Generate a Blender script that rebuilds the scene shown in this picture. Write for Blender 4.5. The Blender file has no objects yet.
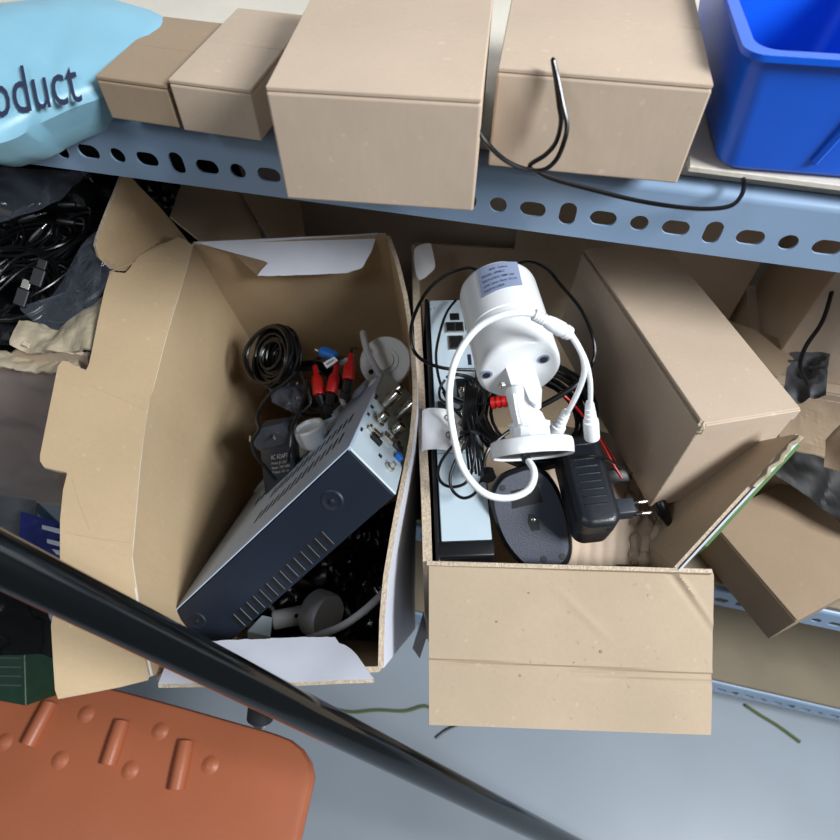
import bpy, bmesh, math, random
from mathutils import Vector, Matrix, noise
random.seed(7)
SC = bpy.context.scene
COL = SC.collection
V = Vector
PI = math.pi
# ------------------------------------------------------------ view frame (photo geometry -> metres)
FPX = 620.0
TH = math.radians(54.5); PS = math.radians(13.06)
CAM = V((0, 0, 1.56))
UP = V((0, 0, 1))
FH = V((-math.sin(PS), math.cos(PS), 0))
XV = V((math.cos(PS), math.sin(PS), 0))
FW = FH*math.cos(TH) - UP*math.sin(TH)
YV = FH*math.sin(TH) + UP*math.cos(TH)
def ray(px, py): return XV*((px-420)/FPX) + YV*((420-py)/FPX) + FW
def P(px, py, Z): return CAM + ray(px, py)*Z
def PD(px, py, d):                      # at depth d below the eye level
    r = ray(px, py); return CAM + r*(d/-r.z)
def PY(px, py, y):                      # on the vertical plane y
    r = ray(px, py); return CAM + r*(y/r.y)
def Q(X, F, d): return CAM + XV*X + FH*F - UP*d
class Pl:
    def __init__(s, a, b, c):
        s.o = a; s.n = (b-a).cross(c-a).normalized()
        if s.n.dot(CAM-a) < 0: s.n = -s.n
    def hit(s, px, py, off=0.0):
        r = ray(px, py); t = (s.o + s.n*off - CAM).dot(s.n)/r.dot(s.n); return CAM + r*t

# ------------------------------------------------------------ materials
def srgb(r, g, b):
    f = lambda c: (c/255/12.92) if c/255 <= .04045 else ((c/255+.055)/1.055)**2.4
    return (f(r), f(g), f(b), 1)
def mat(name, col, rough=.5, metal=0, spec=.5, bump=0, bscale=200, var=0, vscale=30, coat=0, emit=None):
    m = bpy.data.materials.new(name); m.use_nodes = True
    nt = m.node_tree; b = nt.nodes['Principled BSDF']
    b.inputs['Base Color'].default_value = srgb(*col)
    b.inputs['Roughness'].default_value = rough
    b.inputs['Metallic'].default_value = metal
    b.inputs['Specular IOR Level'].default_value = spec
    b.inputs['Coat Weight'].default_value = coat
    tc = nt.nodes.new('ShaderNodeTexCoord')
    n = nt.nodes.new('ShaderNodeTexNoise'); n.inputs['Scale'].default_value = vscale; n.inputs['Detail'].default_value = 4
    nt.links.new(tc.outputs['Object'], n.inputs['Vector'])
    hs = nt.nodes.new('ShaderNodeMixRGB'); hs.blend_type = 'MULTIPLY'; hs.inputs[0].default_value = 1
    hs.inputs[1].default_value = srgb(*col)
    cr = nt.nodes.new('ShaderNodeMapRange'); cr.inputs['To Min'].default_value = 1-var; cr.inputs['To Max'].default_value = 1+var
    cr.inputs['From Min'].default_value = .3; cr.inputs['From Max'].default_value = .7
    nt.links.new(n.outputs['Fac'], cr.inputs['Value'])
    nt.links.new(cr.outputs[0], hs.inputs[2]); nt.links.new(hs.outputs[0], b.inputs['Base Color'])
    if bump:
        n2 = nt.nodes.new('ShaderNodeTexNoise'); n2.inputs['Scale'].default_value = bscale; n2.inputs['Detail'].default_value = 3
        nt.links.new(tc.outputs['Object'], n2.inputs['Vector'])
        bp = nt.nodes.new('ShaderNodeBump'); bp.inputs['Strength'].default_value = bump; bp.inputs['Distance'].default_value = .002
        nt.links.new(n2.outputs['Fac'], bp.inputs['Height']); nt.links.new(bp.outputs[0], b.inputs['Normal'])
    return m
def cardmat(name, col, specks=.25, seed=0):
    m = bpy.data.materials.new(name); m.use_nodes = True
    nt = m.node_tree; b = nt.nodes['Principled BSDF']; L = nt.links
    b.inputs['Roughness'].default_value = .8; b.inputs['Specular IOR Level'].default_value = .25
    tc = nt.nodes.new('ShaderNodeTexCoord')
    def nz(scale, det, stretch=None):
        mp = nt.nodes.new('ShaderNodeMapping'); mp.inputs['Location'].default_value = (seed, seed*.7, 0)
        if stretch: mp.inputs['Scale'].default_value = stretch
        n = nt.nodes.new('ShaderNodeTexNoise'); n.inputs['Scale'].default_value = scale; n.inputs['Detail'].default_value = det
        L.new(tc.outputs['Object'], mp.inputs[0]); L.new(mp.outputs[0], n.inputs['Vector']); return n
    def rng(src, a, b_, lo, hi):
        r = nt.nodes.new('ShaderNodeMapRange'); r.inputs['From Min'].default_value = a; r.inputs['From Max'].default_value = b_
        r.inputs['To Min'].default_value = lo; r.inputs['To Max'].default_value = hi; L.new(src, r.inputs['Value']); return r.outputs[0]
    def mul(a, b_):
        x = nt.nodes.new('ShaderNodeMath'); x.operation = 'MULTIPLY'; L.new(a, x.inputs[0]); L.new(b_, x.inputs[1]); return x.outputs[0]
    big = rng(nz(9, 4).outputs['Fac'], .3, .7, .94, 1.06)
    fib = rng(nz(260, 3, (1, 1, .25)).outputs['Fac'], .3, .7, .98, 1.02)
    sp = rng(nz(170, 1).outputs['Fac'], .72, .80, 1, 1-specks)
    sp2 = rng(nz(120, 1).outputs['Fac'], .24, .28, 1.12, 1)
    f = mul(mul(big, fib), mul(sp, sp2))
    mx = nt.nodes.new('ShaderNodeMixRGB'); mx.blend_type = 'MULTIPLY'; mx.inputs[0].default_value = 1
    mx.inputs[1].default_value = srgb(*col); L.new(f, mx.inputs[2]); L.new(mx.outputs[0], b.inputs['Base Color'])
    bp = nt.nodes.new('ShaderNodeBump'); bp.inputs['Strength'].default_value = .25; bp.inputs['Distance'].default_value = .001
    L.new(nz(60, 4).outputs['Fac'], bp.inputs['Height']); L.new(bp.outputs[0], b.inputs['Normal'])
    return m
def clearmat(name, tint, op, rough=.12):
    m = bpy.data.materials.new(name); m.use_nodes = True; nt = m.node_tree; L = nt.links
    b = nt.nodes['Principled BSDF']; out = nt.nodes['Material Output']
    b.inputs['Base Color'].default_value = srgb(*tint); b.inputs['Roughness'].default_value = rough
    b.inputs['Specular IOR Level'].default_value = .8
    tr = nt.nodes.new('ShaderNodeBsdfTransparent'); mx = nt.nodes.new('ShaderNodeMixShader')
    lw = nt.nodes.new('ShaderNodeLayerWeight'); lw.inputs[0].default_value = .35
    r = nt.nodes.new('ShaderNodeMapRange'); r.inputs['To Min'].default_value = op; r.inputs['To Max'].default_value = min(1, op+.5)
    L.new(lw.outputs['Facing'], r.inputs['Value']); L.new(r.outputs[0], mx.inputs[0])
    L.new(tr.outputs[0], mx.inputs[1]); L.new(b.outputs[0], mx.inputs[2]); L.new(mx.outputs[0], out.inputs['Surface'])
    return m
M = dict(
    card=cardmat('cardboard', (176, 157, 134), .2, 0),
    card2=cardmat('cardboard_plain', (158, 137, 114), .10, 3),
    card3=cardmat('cardboard_pinkish', (190, 170, 150), .06, 5),
    cardin=cardmat('cardboard_inside', (182, 158, 126), .05, 8),
    torn=mat('torn_paper', (176, 162, 138), .95, bump=.8, bscale=120, var=.12, vscale=60),
    edge=mat('corrugated_edge', (196, 178, 156), .9, bump=.8, bscale=500, var=.2, vscale=300),
    whitep=mat('white_print', (222, 224, 236), .42, var=.03),
    paper=mat('white_paper', (248, 248, 250), .6, bump=.2, bscale=60),
    green=mat('green_print', (96, 130, 78), .55, var=.15, vscale=90),
    beam=mat('blue_grey_enamel', (138, 162, 190), .36, var=.03, vscale=15),
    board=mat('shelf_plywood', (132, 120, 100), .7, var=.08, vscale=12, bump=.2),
    pale=mat('pale_board', (212, 204, 190), .6, var=.07, vscale=10, bump=.2),
    floor=mat('grey_floor_tile', (158, 168, 178), .35, var=.04, vscale=5),
    wall=mat('white_wall', (232, 234, 236), .8, var=.02, vscale=4),
    black=mat('black_plastic', (16, 17, 20), .38, var=.1),
    matte=mat('matte_black', (11, 11, 12), .6, var=.1),
    cable=mat('black_cable', (13, 13, 15), .28),
    rubber=mat('rubber', (28, 29, 33), .55),
    grey=mat('mouse_grey', (62, 66, 78), .5, bump=.25, bscale=900),
    mside=mat('mouse_side', (22, 23, 27), .35),
    adpt=mat('adapter_plastic', (24, 27, 33), .33, bump=.15, bscale=900),
    adpt2=mat('adapter_grey', (50, 54, 62), .45),
    white=mat('white_plastic', (236, 238, 240), .3, coat=.15),
    wcable=mat('white_cable', (236, 238, 240), .35),
    gcable=mat('grey_white_cable', (205, 205, 210), .4),
    metal=mat('light_blue_grey_metal', (196, 212, 222), .42, metal=.1, var=.02),
    mtop=mat('grey_metal_top', (176, 190, 210), .42, metal=.0, var=.05, vscale=25),
    navy=mat('dark_blue_metal', (34, 42, 56), .42, metal=.3, var=.05, vscale=20, bump=.1, bscale=700),
    chrome=mat('nickel', (205, 200, 190), .22, metal=1),
    red=mat('red_plastic', (206, 28, 26), .4),
    blue=mat('blue_connector', (30, 110, 200), .4),
    bin=mat('blue_bin_plastic', (14, 92, 216), .32, var=.03),
    dkblue=mat('dark_blue_print', (30, 44, 120), .5),
    teal=mat('teal_film', (128, 176, 196), .4, bump=.3, bscale=40, var=.04, vscale=20),
    ink=mat('ink', (28, 36, 66), .6),
    sticker=mat('silver_sticker', (138, 150, 178), .45),
    wtext=mat('white_ink', (214, 214, 218), .6),
    orange=mat('orange_plastic', (174, 100, 68), .42, var=.04, vscale=10, bump=.12, bscale=300),
    tube=mat('black_lacquer', (9, 12, 14), .16, coat=.4),
    olive=mat('olive_strap', (92, 104, 62), .7),
    darkgreen=mat('green_carton', (26, 56, 40), .5, var=.15, vscale=60),
    film=clearmat('clear_film', (140, 148, 165), .07, .1),
    film2=clearmat('brownish_film', (176, 162, 156), .12, .18),
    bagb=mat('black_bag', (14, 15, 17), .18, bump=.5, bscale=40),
    mesh=mat('smoke_grey', (72, 74, 78), .6, var=.2, vscale=40),
    stain=mat('stain', (150, 126, 92), .8),
    wire_red=mat('red_wire', (190, 24, 30), .4),
)
# ------------------------------------------------------------ object helpers
class Thing:
    def __init__(s, name, label, cat, loc, group=None, kind=None):
        o = bpy.data.objects.new(name, None); COL.objects.link(o)
        o.empty_display_size = .02; o.location = loc; s.o = o; s.loc = V(loc)
        o['label'] = label; o['category'] = cat
        if group: o['group'] = group
    def add(s, name, bm, m, parent=None, label=None, smooth=False):
        return mk(name, bm, m, parent or s.o, s.loc, label, smooth)
def mk(name, bm, m, parent=None, org=None, label=None, smooth=False, angle=35):
    org = V(org) if org is not None else V((0, 0, 0))
    bmesh.ops.recalc_face_normals(bm, faces=bm.faces)
    bmesh.ops.translate(bm, verts=bm.verts, vec=-org)
    me = bpy.data.meshes.new(name)
    if smooth:
        for f in bm.faces: f.smooth = True
        for e in bm.edges:
            if len(e.link_faces) == 2 and e.calc_face_angle(0) > math.radians(angle): e.smooth = False
    bm.to_mesh(me); bm.free()
    for x in (m if isinstance(m, (list, tuple)) else [m]): me.materials.append(M[x])
    o = bpy.data.objects.new(name, me); COL.objects.link(o)
    if parent: o.parent = parent           # parents are never rotated; sub-parts share the thing's origin
    else: o.location = org
    if label: o['label'] = label
    return o
def solo(name, bm, m, label, cat, org, group=None, smooth=False, kind=None):
    o = mk(name, bm, m, None, org, label, smooth)
    o['category'] = cat
    if group: o['group'] = group
    if kind: o['kind'] = kind
    return o
def struct(name, bm, m):
    o = mk(name, bm, m); o['kind'] = 'structure'; o['label'] = name.replace('_', ' '); return o
def sub(th, name, bm, m, parent, smooth=False, label=None):
    # sub-part: parent has identity transform relative to the thing
    return mk(name, bm, m, parent, th.loc, label, smooth)
def B(): return bmesh.new()
def merge(*bms):
    r = bmesh.new()
    for b in bms:
        me = bpy.data.meshes.new('t'); b.to_mesh(me); b.free(); r.from_mesh(me); bpy.data.meshes.remove(me)
    return r
def setmi(bm, i):
    for f in bm.faces: f.material_index = i
    return bm
def hexa(c8, bev=0, seg=2):
    """c8: 4 corners of one face then the 4 opposite"""
    bm = B(); v = [bm.verts.new(p) for p in c8]
    for q in ((0,1,2,3), (7,6,5,4), (0,4,5,1), (1,5,6,2), (2,6,7,3), (3,7,4,0)): bm.faces.new([v[i] for i in q])
    bmesh.ops.recalc_face_normals(bm, faces=bm.faces)
    if bev: bmesh.ops.bevel(bm, geom=bm.edges[:], offset=bev, segments=seg, affect='EDGES', profile=.5)
    return bm
def box(a, b, bev=0, seg=2):
    x0, y0, z0 = a; x1, y1, z1 = b
    return hexa([V((x0,y0,z0)), V((x1,y0,z0)), V((x1,y1,z0)), V((x0,y1,z0)), V((x0,y0,z1)), V((x1,y0,z1)), V((x1,y1,z1)), V((x0,y1,z1))], bev, seg)
class Aff:
    """o + a*u + b*v + c*w"""
    def __init__(s, o, u, v, w): s.o, s.u, s.v, s.w = V(o), V(u), V(v), V(w)
    def __call__(s, a, b, c=0): return s.o + s.u*a + s.v*b + s.w*c
    def box(s, a0, a1, b0, b1, c0, c1, bev=0, seg=2):
        return hexa([s(a0,b0,c0), s(a1,b0,c0), s(a1,b1,c0), s(a0,b1,c0), s(a0,b0,c1), s(a1,b0,c1), s(a1,b1,c1), s(a0,b1,c1)], bev, seg)
    def poly(s, pts, c0, c1): return prism([s(a, b, c0) for a, b in pts], [s(a, b, c1) for a, b in pts])
    def map(s, bm):
        for v in bm.verts: v.co = s(*v.co)
        return bm
def prism(A, Bq):
    bm = B(); va = [bm.verts.new(p) for p in A]; vb = [bm.verts.new(p) for p in Bq]; n = len(A)
    fa = bm.faces.new(va); fb = bm.faces.new(list(reversed(vb)))
    for i in range(n): bm.faces.new((va[i], vb[i], vb[(i+1) % n], va[(i+1) % n]))
    bmesh.ops.triangulate(bm, faces=[fa, fb])
    return bm
def panel(pts, th, n=None, mats=(0, 0, 1)):
    """planar cut sheet: pts face the viewer, thickness th goes away from it"""
    if n is None:
        n = V((0, 0, 0))
        for i in range(len(pts)): n += (pts[i]-pts[0]).cross(pts[(i+1) % len(pts)]-pts[0])
        n.normalize()
        if n.dot(CAM-pts[0]) < 0: n = -n
    bm = B(); k = len(pts); va = [bm.verts.new(p) for p in pts]; vb = [bm.verts.new(p-n*th) for p in pts]
    fa = bm.faces.new(va); fb = bm.faces.new(list(reversed(vb))); fa.material_index = mats[0]; fb.material_index = mats[1]
    for i in range(k):
        f = bm.faces.new((va[i], vb[i], vb[(i+1) % k], va[(i+1) % k])); f.material_index = mats[2]
    bmesh.ops.triangulate(bm, faces=[fa, fb])
    return bm
def grid(rows, th=0, nrm=None, mats=(0, 0, 1)):
    """rows of points -> sheet (thickened along averaged normals)"""
    bm = B(); R, C = len(rows), len(rows[0])
    v = [[bm.verts.new(p) for p in r] for r in rows]
    for i in range(R-1):
        for j in range(C-1):
            bm.faces.new((v[i][j], v[i][j+1], v[i+1][j+1], v[i+1][j])).material_index = mats[0]
    if th:
        bm.normal_update()
        w = [[None]*C for _ in range(R)]
        for i in range(R):
            for j in range(C): w[i][j] = bm.verts.new(v[i][j].co - v[i][j].normal*th)
        for i in range(R-1):
            for j in range(C-1):
                bm.faces.new((w[i][j], w[i+1][j], w[i+1][j+1], w[i][j+1])).material_index = mats[1]
        def side(a, b, c, d): bm.faces.new((a, b, c, d)).material_index = mats[2]
        for j in range(C-1):
            side(v[0][j], w[0][j], w[0][j+1], v[0][j+1]); side(v[-1][j], v[-1][j+1], w[-1][j+1], w[-1][j])
        for i in range(R-1):
            side(v[i][0], v[i+1][0], w[i+1][0], w[i][0]); side(v[i][-1], w[i][-1], w[i+1][-1], v[i+1][-1])
    return bm
def cr(pts, n=8, closed=False):
    out = []; k = len(pts)
    if k < 3 and not closed: return [V(p) for p in pts]
    rng = range(k) if closed else range(k-1)
    for i in rng:
        if closed: a, b, c, d = pts[(i-1) % k], pts[i], pts[(i+1) % k], pts[(i+2) % k]
        else: a, b, c, d = pts[max(i-1, 0)], pts[i], pts[i+1], pts[min(i+2, k-1)]
        for j in range(n):
            t = j/n
            out.append(.5*((2*b) + (c-a)*t + (2*a-5*b+4*c-d)*t*t + (3*b-a-3*c+d)*t**3))
    if not closed: out.append(V(pts[-1]))
    return out
def tube(pts, r, seg=8, n=6, closed=False, smooth=True):
    p = cr([V(q) for q in pts], n, closed) if smooth else [V(q) for q in pts]
    bm = B(); rings = []; K = len(p); t0 = None; nn = None
    for i in range(K):
        if closed: t = (p[(i+1) % K]-p[i-1])
        else: t = p[min(i+1, K-1)]-p[max(i-1, 0)]
        if t.length < 1e-9: t = V((0, 0, 1))
        t.normalize()
        if nn is None: nn = t.orthogonal().normalized()
        else:
            nn = nn - t*nn.dot(t)
            nn = nn.normalized() if nn.length > 1e-6 else t.orthogonal().normalized()
        bb = t.cross(nn)
        rr = r[i*(len(r)-1)//max(K-1, 1)] if isinstance(r, (list, tuple)) else r
        rings.append([bm.verts.new(p[i] + nn*(rr*math.cos(2*PI*k/seg)) + bb*(rr*math.sin(2*PI*k/seg))) for k in range(seg)])
    R = range(K) if closed else range(K-1)
    for i in R:
        a, b = rings[i], rings[(i+1) % K]
        for k in range(seg): bm.faces.new((a[k], a[(k+1) % seg], b[(k+1) % seg], b[k]))
    if not closed: bm.faces.new(list(reversed(rings[0]))); bm.faces.new(rings[-1])
    return bm
def lathe(o, ax, prof, seg=40, squash=None):
    """prof: (distance along axis, radius)"""
    ax = V(ax).normalized(); u = ax.orthogonal().normalized(); w = ax.cross(u)
    bm = B(); rings = []
    for h, r in prof:
        if r < 1e-6: rings.append([bm.verts.new(o+ax*h)])
        else: rings.append([bm.verts.new(o+ax*h+u*(r*math.cos(2*PI*k/seg))+w*(r*math.sin(2*PI*k/seg))) for k in range(seg)])
    for a, b in zip(rings, rings[1:]):
        for k in range(seg):
            q = [a[k % len(a)], a[(k+1) % len(a)], b[(k+1) % len(b)], b[k % len(b)]]
            q2 = []
            for x in q:
                if x not in q2: q2.append(x)
            if len(q2) > 2: bm.faces.new(q2)
    for rg, fl in ((rings[0], True), (rings[-1], False)):
        if len(rg) > 1: bm.faces.new(list(reversed(rg)) if fl else rg)
    return bm
def txt(s, size, align='LEFT', ext=.0):
    c = bpy.data.curves.new('t', 'FONT'); c.body = s; c.size = size; c.align_x = align; c.extrude = ext; c.resolution_u = 3
    o = bpy.data.objects.new('t', c); COL.objects.link(o)
    dg = bpy.context.evaluated_depsgraph_get(); dg.update()
    me = bpy.data.meshes.new_from_object(o.evaluated_get(dg)); bm = B(); bm.from_mesh(me)
    bpy.data.objects.remove(o); bpy.data.curves.remove(c); bpy.data.meshes.remove(me)
    return bm
def crumple(bm, amp, sc, seed=0):
    bm.normal_update()
    for v in bm.verts:
        v.co += v.normal*amp*noise.noise(v.co*sc+V((seed, seed*2, 0)))*2
    return bm
def lerp(a, b, t): return a*(1-t)+b*t
def polyline(pts, n):
    """resample to n points by length"""
    L = [0]
    for a, b in zip(pts, pts[1:]): L.append(L[-1]+(b-a).length)
    out = []
    for i in range(n):
        s = L[-1]*i/(n-1); j = 0
        while j < len(L)-2 and L[j+1] < s: j += 1
        t = (s-L[j])/max(L[j+1]-L[j], 1e-9); out.append(pts[j].lerp(pts[j+1], min(max(t, 0), 1)))
    return out

# ============================================================ setting
struct('floor', box((-2.2, -1.6, -.02), (2.2, .86, 0)), 'floor')
struct('wall_back', box((-2.2, .86, 0), (2.2, .90, 2.7)), 'wall')

# ============================================================ the shelving
PITCH = .0290
x0 = PY(497, 210, .447).x
def slotted(z_mid, xa, xb, y=.447, flip=1, phase=x0, skew=0):
    zt, zb = z_mid+.030, z_mid-.021; th = .002
    bm = B()
    k0 = math.floor((xa-phase)/PITCH); k1 = math.ceil((xb-phase)/PITCH)
    N = 24
    for k in range(k0, k1+1):
        cx = phase + k*PITCH; kind = k % 4
        w, h = {0: (.0145, .0145), 1: (.0215, .014), 2: (.0138, .0215), 3: (.0215, .014)}[kind]
        outer = []; inner = []
        for i in range(N):
            a = 2*PI*i/N + PI/4
            # stadium hole
            ca, sa = math.cos(a), math.sin(a); rr = min(w, h)/2
            ix = rr*ca + (w/2-rr)*(1 if ca > 0 else -1)*(abs(ca) > 1e-6)
            iz = rr*sa + (h/2-rr)*(1 if sa > 0 else -1)*(abs(sa) > 1e-6)
            m_ = max(abs(ca), abs(sa)); ox = ca/m_*PITCH/2; oz = sa/m_
            oz = (zt-z_mid)*oz if oz > 0 else (z_mid-zb)*oz
            outer.append((cx+ox, z_mid+oz)); inner.append((cx+ix, z_mid+iz))
        for yy in (y, y+th*flip):
            vo = [bm.verts.new((a, yy, b)) for a, b in outer]; vi = [bm.verts.new((a, yy, b)) for a, b in inner]
            for i in range(N): bm.faces.new((vo[i], vo[(i+1) % N], vi[(i+1) % N], vi[i]))
            if yy == y: v1, o1 = vi, vo
        for i in range(N):
            bm.faces.new((v1[i], v1[(i+1) % N], vi[(i+1) % N], vi[i]))
    L0, L1 = phase+(k0-.5)*PITCH, phase+(k1+.5)*PITCH
    bmesh.ops.remove_doubles(bm, verts=bm.verts, dist=1e-6)
    # bottom edge closed, rounded shoulder and top flange
    pr = [(y, zt)]
    for i in range(1, 7):
        a = PI/2*i/6; pr.append((y+flip*.006*(1-math.cos(a)), zt+.006*math.sin(a)))
    pr.append((y+flip*.036, zt+.006)); pr.append((y+flip*.036, zt+.004)); pr.append((y+flip*.008, zt+.004)); pr.append((y+flip*.002, zt))
    fl = prism([V((L0, a, b)) for a, b in pr], [V((L1, a, b)) for a, b in pr])
    bt = box((L0, min(y, y+th*flip), zb-.0006), (L1, max(y, y+th*flip), zb))
    r = merge(bm, fl, bt)
    for v_ in r.verts: v_.co.y += skew*(v_.co.x+.38)
    return r
rack = Thing('shelving_rack', 'blue grey slotted angle steel shelving rack with rows of round and oval holes', 'shelf rack', (0, .6, 0))
XA, XB = -1.02, 1.12
for zc in (1.241, .573, .114):
    rack.add('front_beam', slotted(zc, XA, XB, skew=.016 if zc > 1 else 0), 'beam', smooth=True)
    rack.add('back_beam', slotted(zc, XA, XB, y=.80, flip=-1), 'beam', smooth=True)
for px_ in (XA-.05, XB+.012):
    for yy in (.449, .762):
        rack.add('post', merge(box((px_, yy, 0), (px_+.036, yy+.002, 1.9)), box((px_, yy, 0), (px_+.002, yy+.036, 1.9))), 'beam')
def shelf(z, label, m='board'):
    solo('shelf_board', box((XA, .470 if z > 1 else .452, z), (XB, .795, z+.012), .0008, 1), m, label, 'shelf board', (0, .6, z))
shelf(1.2775, 'pale board of the top shelf under the cartons and blue bin', 'pale')
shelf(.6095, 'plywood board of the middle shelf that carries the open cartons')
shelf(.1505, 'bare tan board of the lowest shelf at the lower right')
Z1 = 1.2896; Z2 = .6216; Z3 = .1626
# thin ply sheet lying on the top board, layered edge at the front right
bm = box((.10, .456, Z1), (XB, .79, Z1+.0045), .0006, 1)
solo('plywood_sheet', bm, 'pale', 'thin whitish plywood sheet lying on the top shelf board under the blue bin', 'sheet', (.5, .6, Z1))
ZS = Z1+.0052

# ============================================================ cartons
def closed_carton(name, label, o, u, v, w, m='card2', group=None, seam=True, gap=.0022):
    """o = base corner, u width, v depth, w up; top is two flaps meeting at a seam"""
    t = Thing(name, label, 'box', o, group)
    A = Aff(o, u, v, w); h = w.length
    k = gap/h
    t.add('body', A.box(0, 1, 0, 1, 0, 1-k*1.6, .0015, 2), m)
    if seam:
        for a, b in ((0.003, .4985), (.5015, .997)):
            t.add('flap', A.box(.003, .997, a, b, 1-k*1.4, 1, .0006, 1), m)
    else:
        t.add('flap', A.box(.003, .997, .003, .997, 1-k*1.4, 1, .0006, 1), m)
    return t
def from_pts(bl, br, depth, h, z):
    u = br-bl; u.z = 0; n = V((-u.y, u.x, 0)).normalized(); return V((bl.x, bl.y, z)), u, n*depth, V((0, 0, h))
dz = lambda z: CAM.z-z
bl, br = PD(287, 199, dz(Z1)), PD(473, 212, dz(Z1))
o, u, v, w = from_pts(bl, br, .17, .079, Z1+.0003)
c1 = closed_carton('carton', 'big plain brown carton overhanging the front of the top shelf', o, u, v, w, 'card3')
bl, br = PD(488, 166, dz(ZS)), PD(677, 184, dz(ZS))
o, u, v, w = from_pts(bl, br, .16, .070, ZS)
closed_carton('carton', 'brown carton on the top shelf with a black cable hanging over it', o, u, v, w, 'card3')
bl, br = PD(184, 131, dz(Z1)), PD(262, 142, dz(Z1))
o, u, v, w = from_pts(bl, br, .13, .040, Z1+.0003)
closed_carton('carton', 'flat low carton on the top shelf just left of the big overhanging one', o, u, v, w, 'card3')
bl, br = PD(112, 119, dz(Z1)), PD(180, 129, dz(Z1))
o, u, v, w = from_pts(bl, br, .11, .034, Z1+.0003)
closed_carton('carton', 'flat low carton on the top shelf half behind the teal bag', o, u, v, w, 'card2')
# torn cardboard strips under them
def strip(p, q, z, label, wd=.03, m='torn'):
    a, b = PD(*p, dz(z)), PD(*q, dz(z)); n = V((-(b-a).y, (b-a).x, 0)).normalized()
    r = [[a.lerp(b, i/24)+n*(wd*j/3)+V((0, 0, .0012*noise.noise(V((i*.6, j, 1)))))+n*(.003*noise.noise(V((i*.9, 5, 0))))*(j == 0) for i in range(25)] for j in range(4)]
    return r
# ============================================================ teal bag with print
bag = Thing('plastic_bag', 'teal printed plastic bag lying over the left end of the top shelf', 'bag', (-.6, .5, Z1))
pa, pb, pc = PD(4, 152, dz(Z1+.004)), PD(130, 103, dz(Z1+.03)), P(0, 60, .47)
bp_ = Pl(P(0, 150, .468), P(125, 105, .505), P(40, 60, .50))
out = [(-40, 152), (-5, 145), (14, 138), (28, 131), (38, 124), (54, 116), (78, 107), (102, 98), (124, 89), (150, 82), (170, 60), (175, 30), (150, 10), (90, -4), (30, 0), (-30, 10), (-60, 60), (-60, 130)]
front = [bp_.hit(*q) for q in out]
cen = sum(front, V())/len(front)
bm = B(); NR = 9; rings = []
fr = cr(front, 3, True)
for k in range(NR+1):
    t = k/NR
    rings.append([bm.verts.new(lerp(q, cen, t) + bp_.n*(.010*math.sin(min(t*3, 1)*PI/2)) + bp_.n*.0016*noise.noise(q.lerp(cen, t)*55)) for q in fr] if k < NR else [bm.verts.new(cen+bp_.n*.010)])
for a, b in zip(rings, rings[1:]):
    n_ = len(fr)
    for i in range(n_):
        if len(b) > 1: bm.faces.new((a[i], a[(i+1) % n_], b[(i+1) % n_], b[i]))
        else: bm.faces.new((a[i], a[(i+1) % n_], b[0]))
back = [[bm.verts.new(lerp(q.co, cen, .16*(k))-bp_.n*(.05*math.sin(k/3*PI/2))) for q in rings[0]] for k in (1, 2, 3)]
prev = rings[0]
for bk in back:
    for i in range(len(fr)): bm.faces.new((prev[i], bk[i], bk[(i+1) % len(fr)], prev[(i+1) % len(fr)]))
    prev = bk
bm.faces.new(prev)
film = bag.add('film', bm, 'teal', smooth=True)
T = txt('Product', 1.0); org = bp_.hit(-46, 126, .0128); ue = bp_.hit(98, 98, .0128)-org; ve = bp_.hit(-54, 74, .0128)-org
s = 1/3.1
for v_ in T.verts: v_.co = org + ue*(v_.co.x*s*.85) + ve*(v_.co.y*1.35)
bag.add('lettering', T, 'ink', film, label='dark blue printed word')
# beige cardboard scrap below it
a = PD(-30, 172, dz(Z1)); bm = box((-.74, .372, Z1), (-.47, .47, Z1+.006), .001, 1)
solo('cardboard_sheet', bm, 'torn', 'beige cardboard scrap poking out under the teal bag', 'cardboard', (-.6, .4, Z1))

# ============================================================ blue bin
bt = Thing('storage_bin', 'bright blue plastic storage bin at the right end of the top shelf', 'storage bin', PD(760, 170, dz(ZS)))
b0, b1 = PD(716, 171, dz(ZS)), PD(880, 184, dz(ZS))
u = b1-b0; n = V((-u.y, u.x, 0)).normalized(); u.normalize(); Lb = (b1-b0).length; Hb = .082; Db = .19
def ringpts(z, out_, r=.014, inset=0):
    pts = []
    for cx, cy, a0 in ((Lb+out_-r, -out_+r, -PI/2), (Lb+out_-r, Db+out_-r, 0), (-out_+r, Db+out_-r, PI/2), (-out_+r, -out_+r, PI)):
        for k in range(7):
            a = a0+PI/2*k/6; pts.append(b0+u*(cx+r*math.cos(a))+n*(cy+r*math.sin(a))+V((0, 0, z)))
    return pts
def loft(rs, capa=True, capb=False):
    bm = B(); vr = [[bm.verts.new(p) for p in r] for r in rs]; K = len(rs[0])
    for a, b in zip(vr, vr[1:]):
        for i in range(K): bm.faces.new((a[i], a[(i+1) % K], b[(i+1) % K], b[i]))
    if capa: bm.faces.new(list(reversed(vr[0])))
    if capb: bm.faces.new(vr[-1])
    return bm
rs = [ringpts(0.0, -.005), ringpts(.005, 0), ringpts(Hb, .012), ringpts(Hb+.002, .018), ringpts(Hb+.006, .018), ringpts(Hb+.006, .010), ringpts(.008, -.003)]
bt.add('body', loft(rs, True, True), 'bin', smooth=True)
# diagonal stiffening rib on the front
pA, pB = b0+u*(Lb*.54)-n*.0012+V((0, 0, .014)), b0+u*(Lb*.64)-n*.0125+V((0, 0, Hb-.002))
bt.add('rib', tube([pA, pA.lerp(pB, .5), pB], .0035, 6, 3), 'bin', smooth=True)

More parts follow.
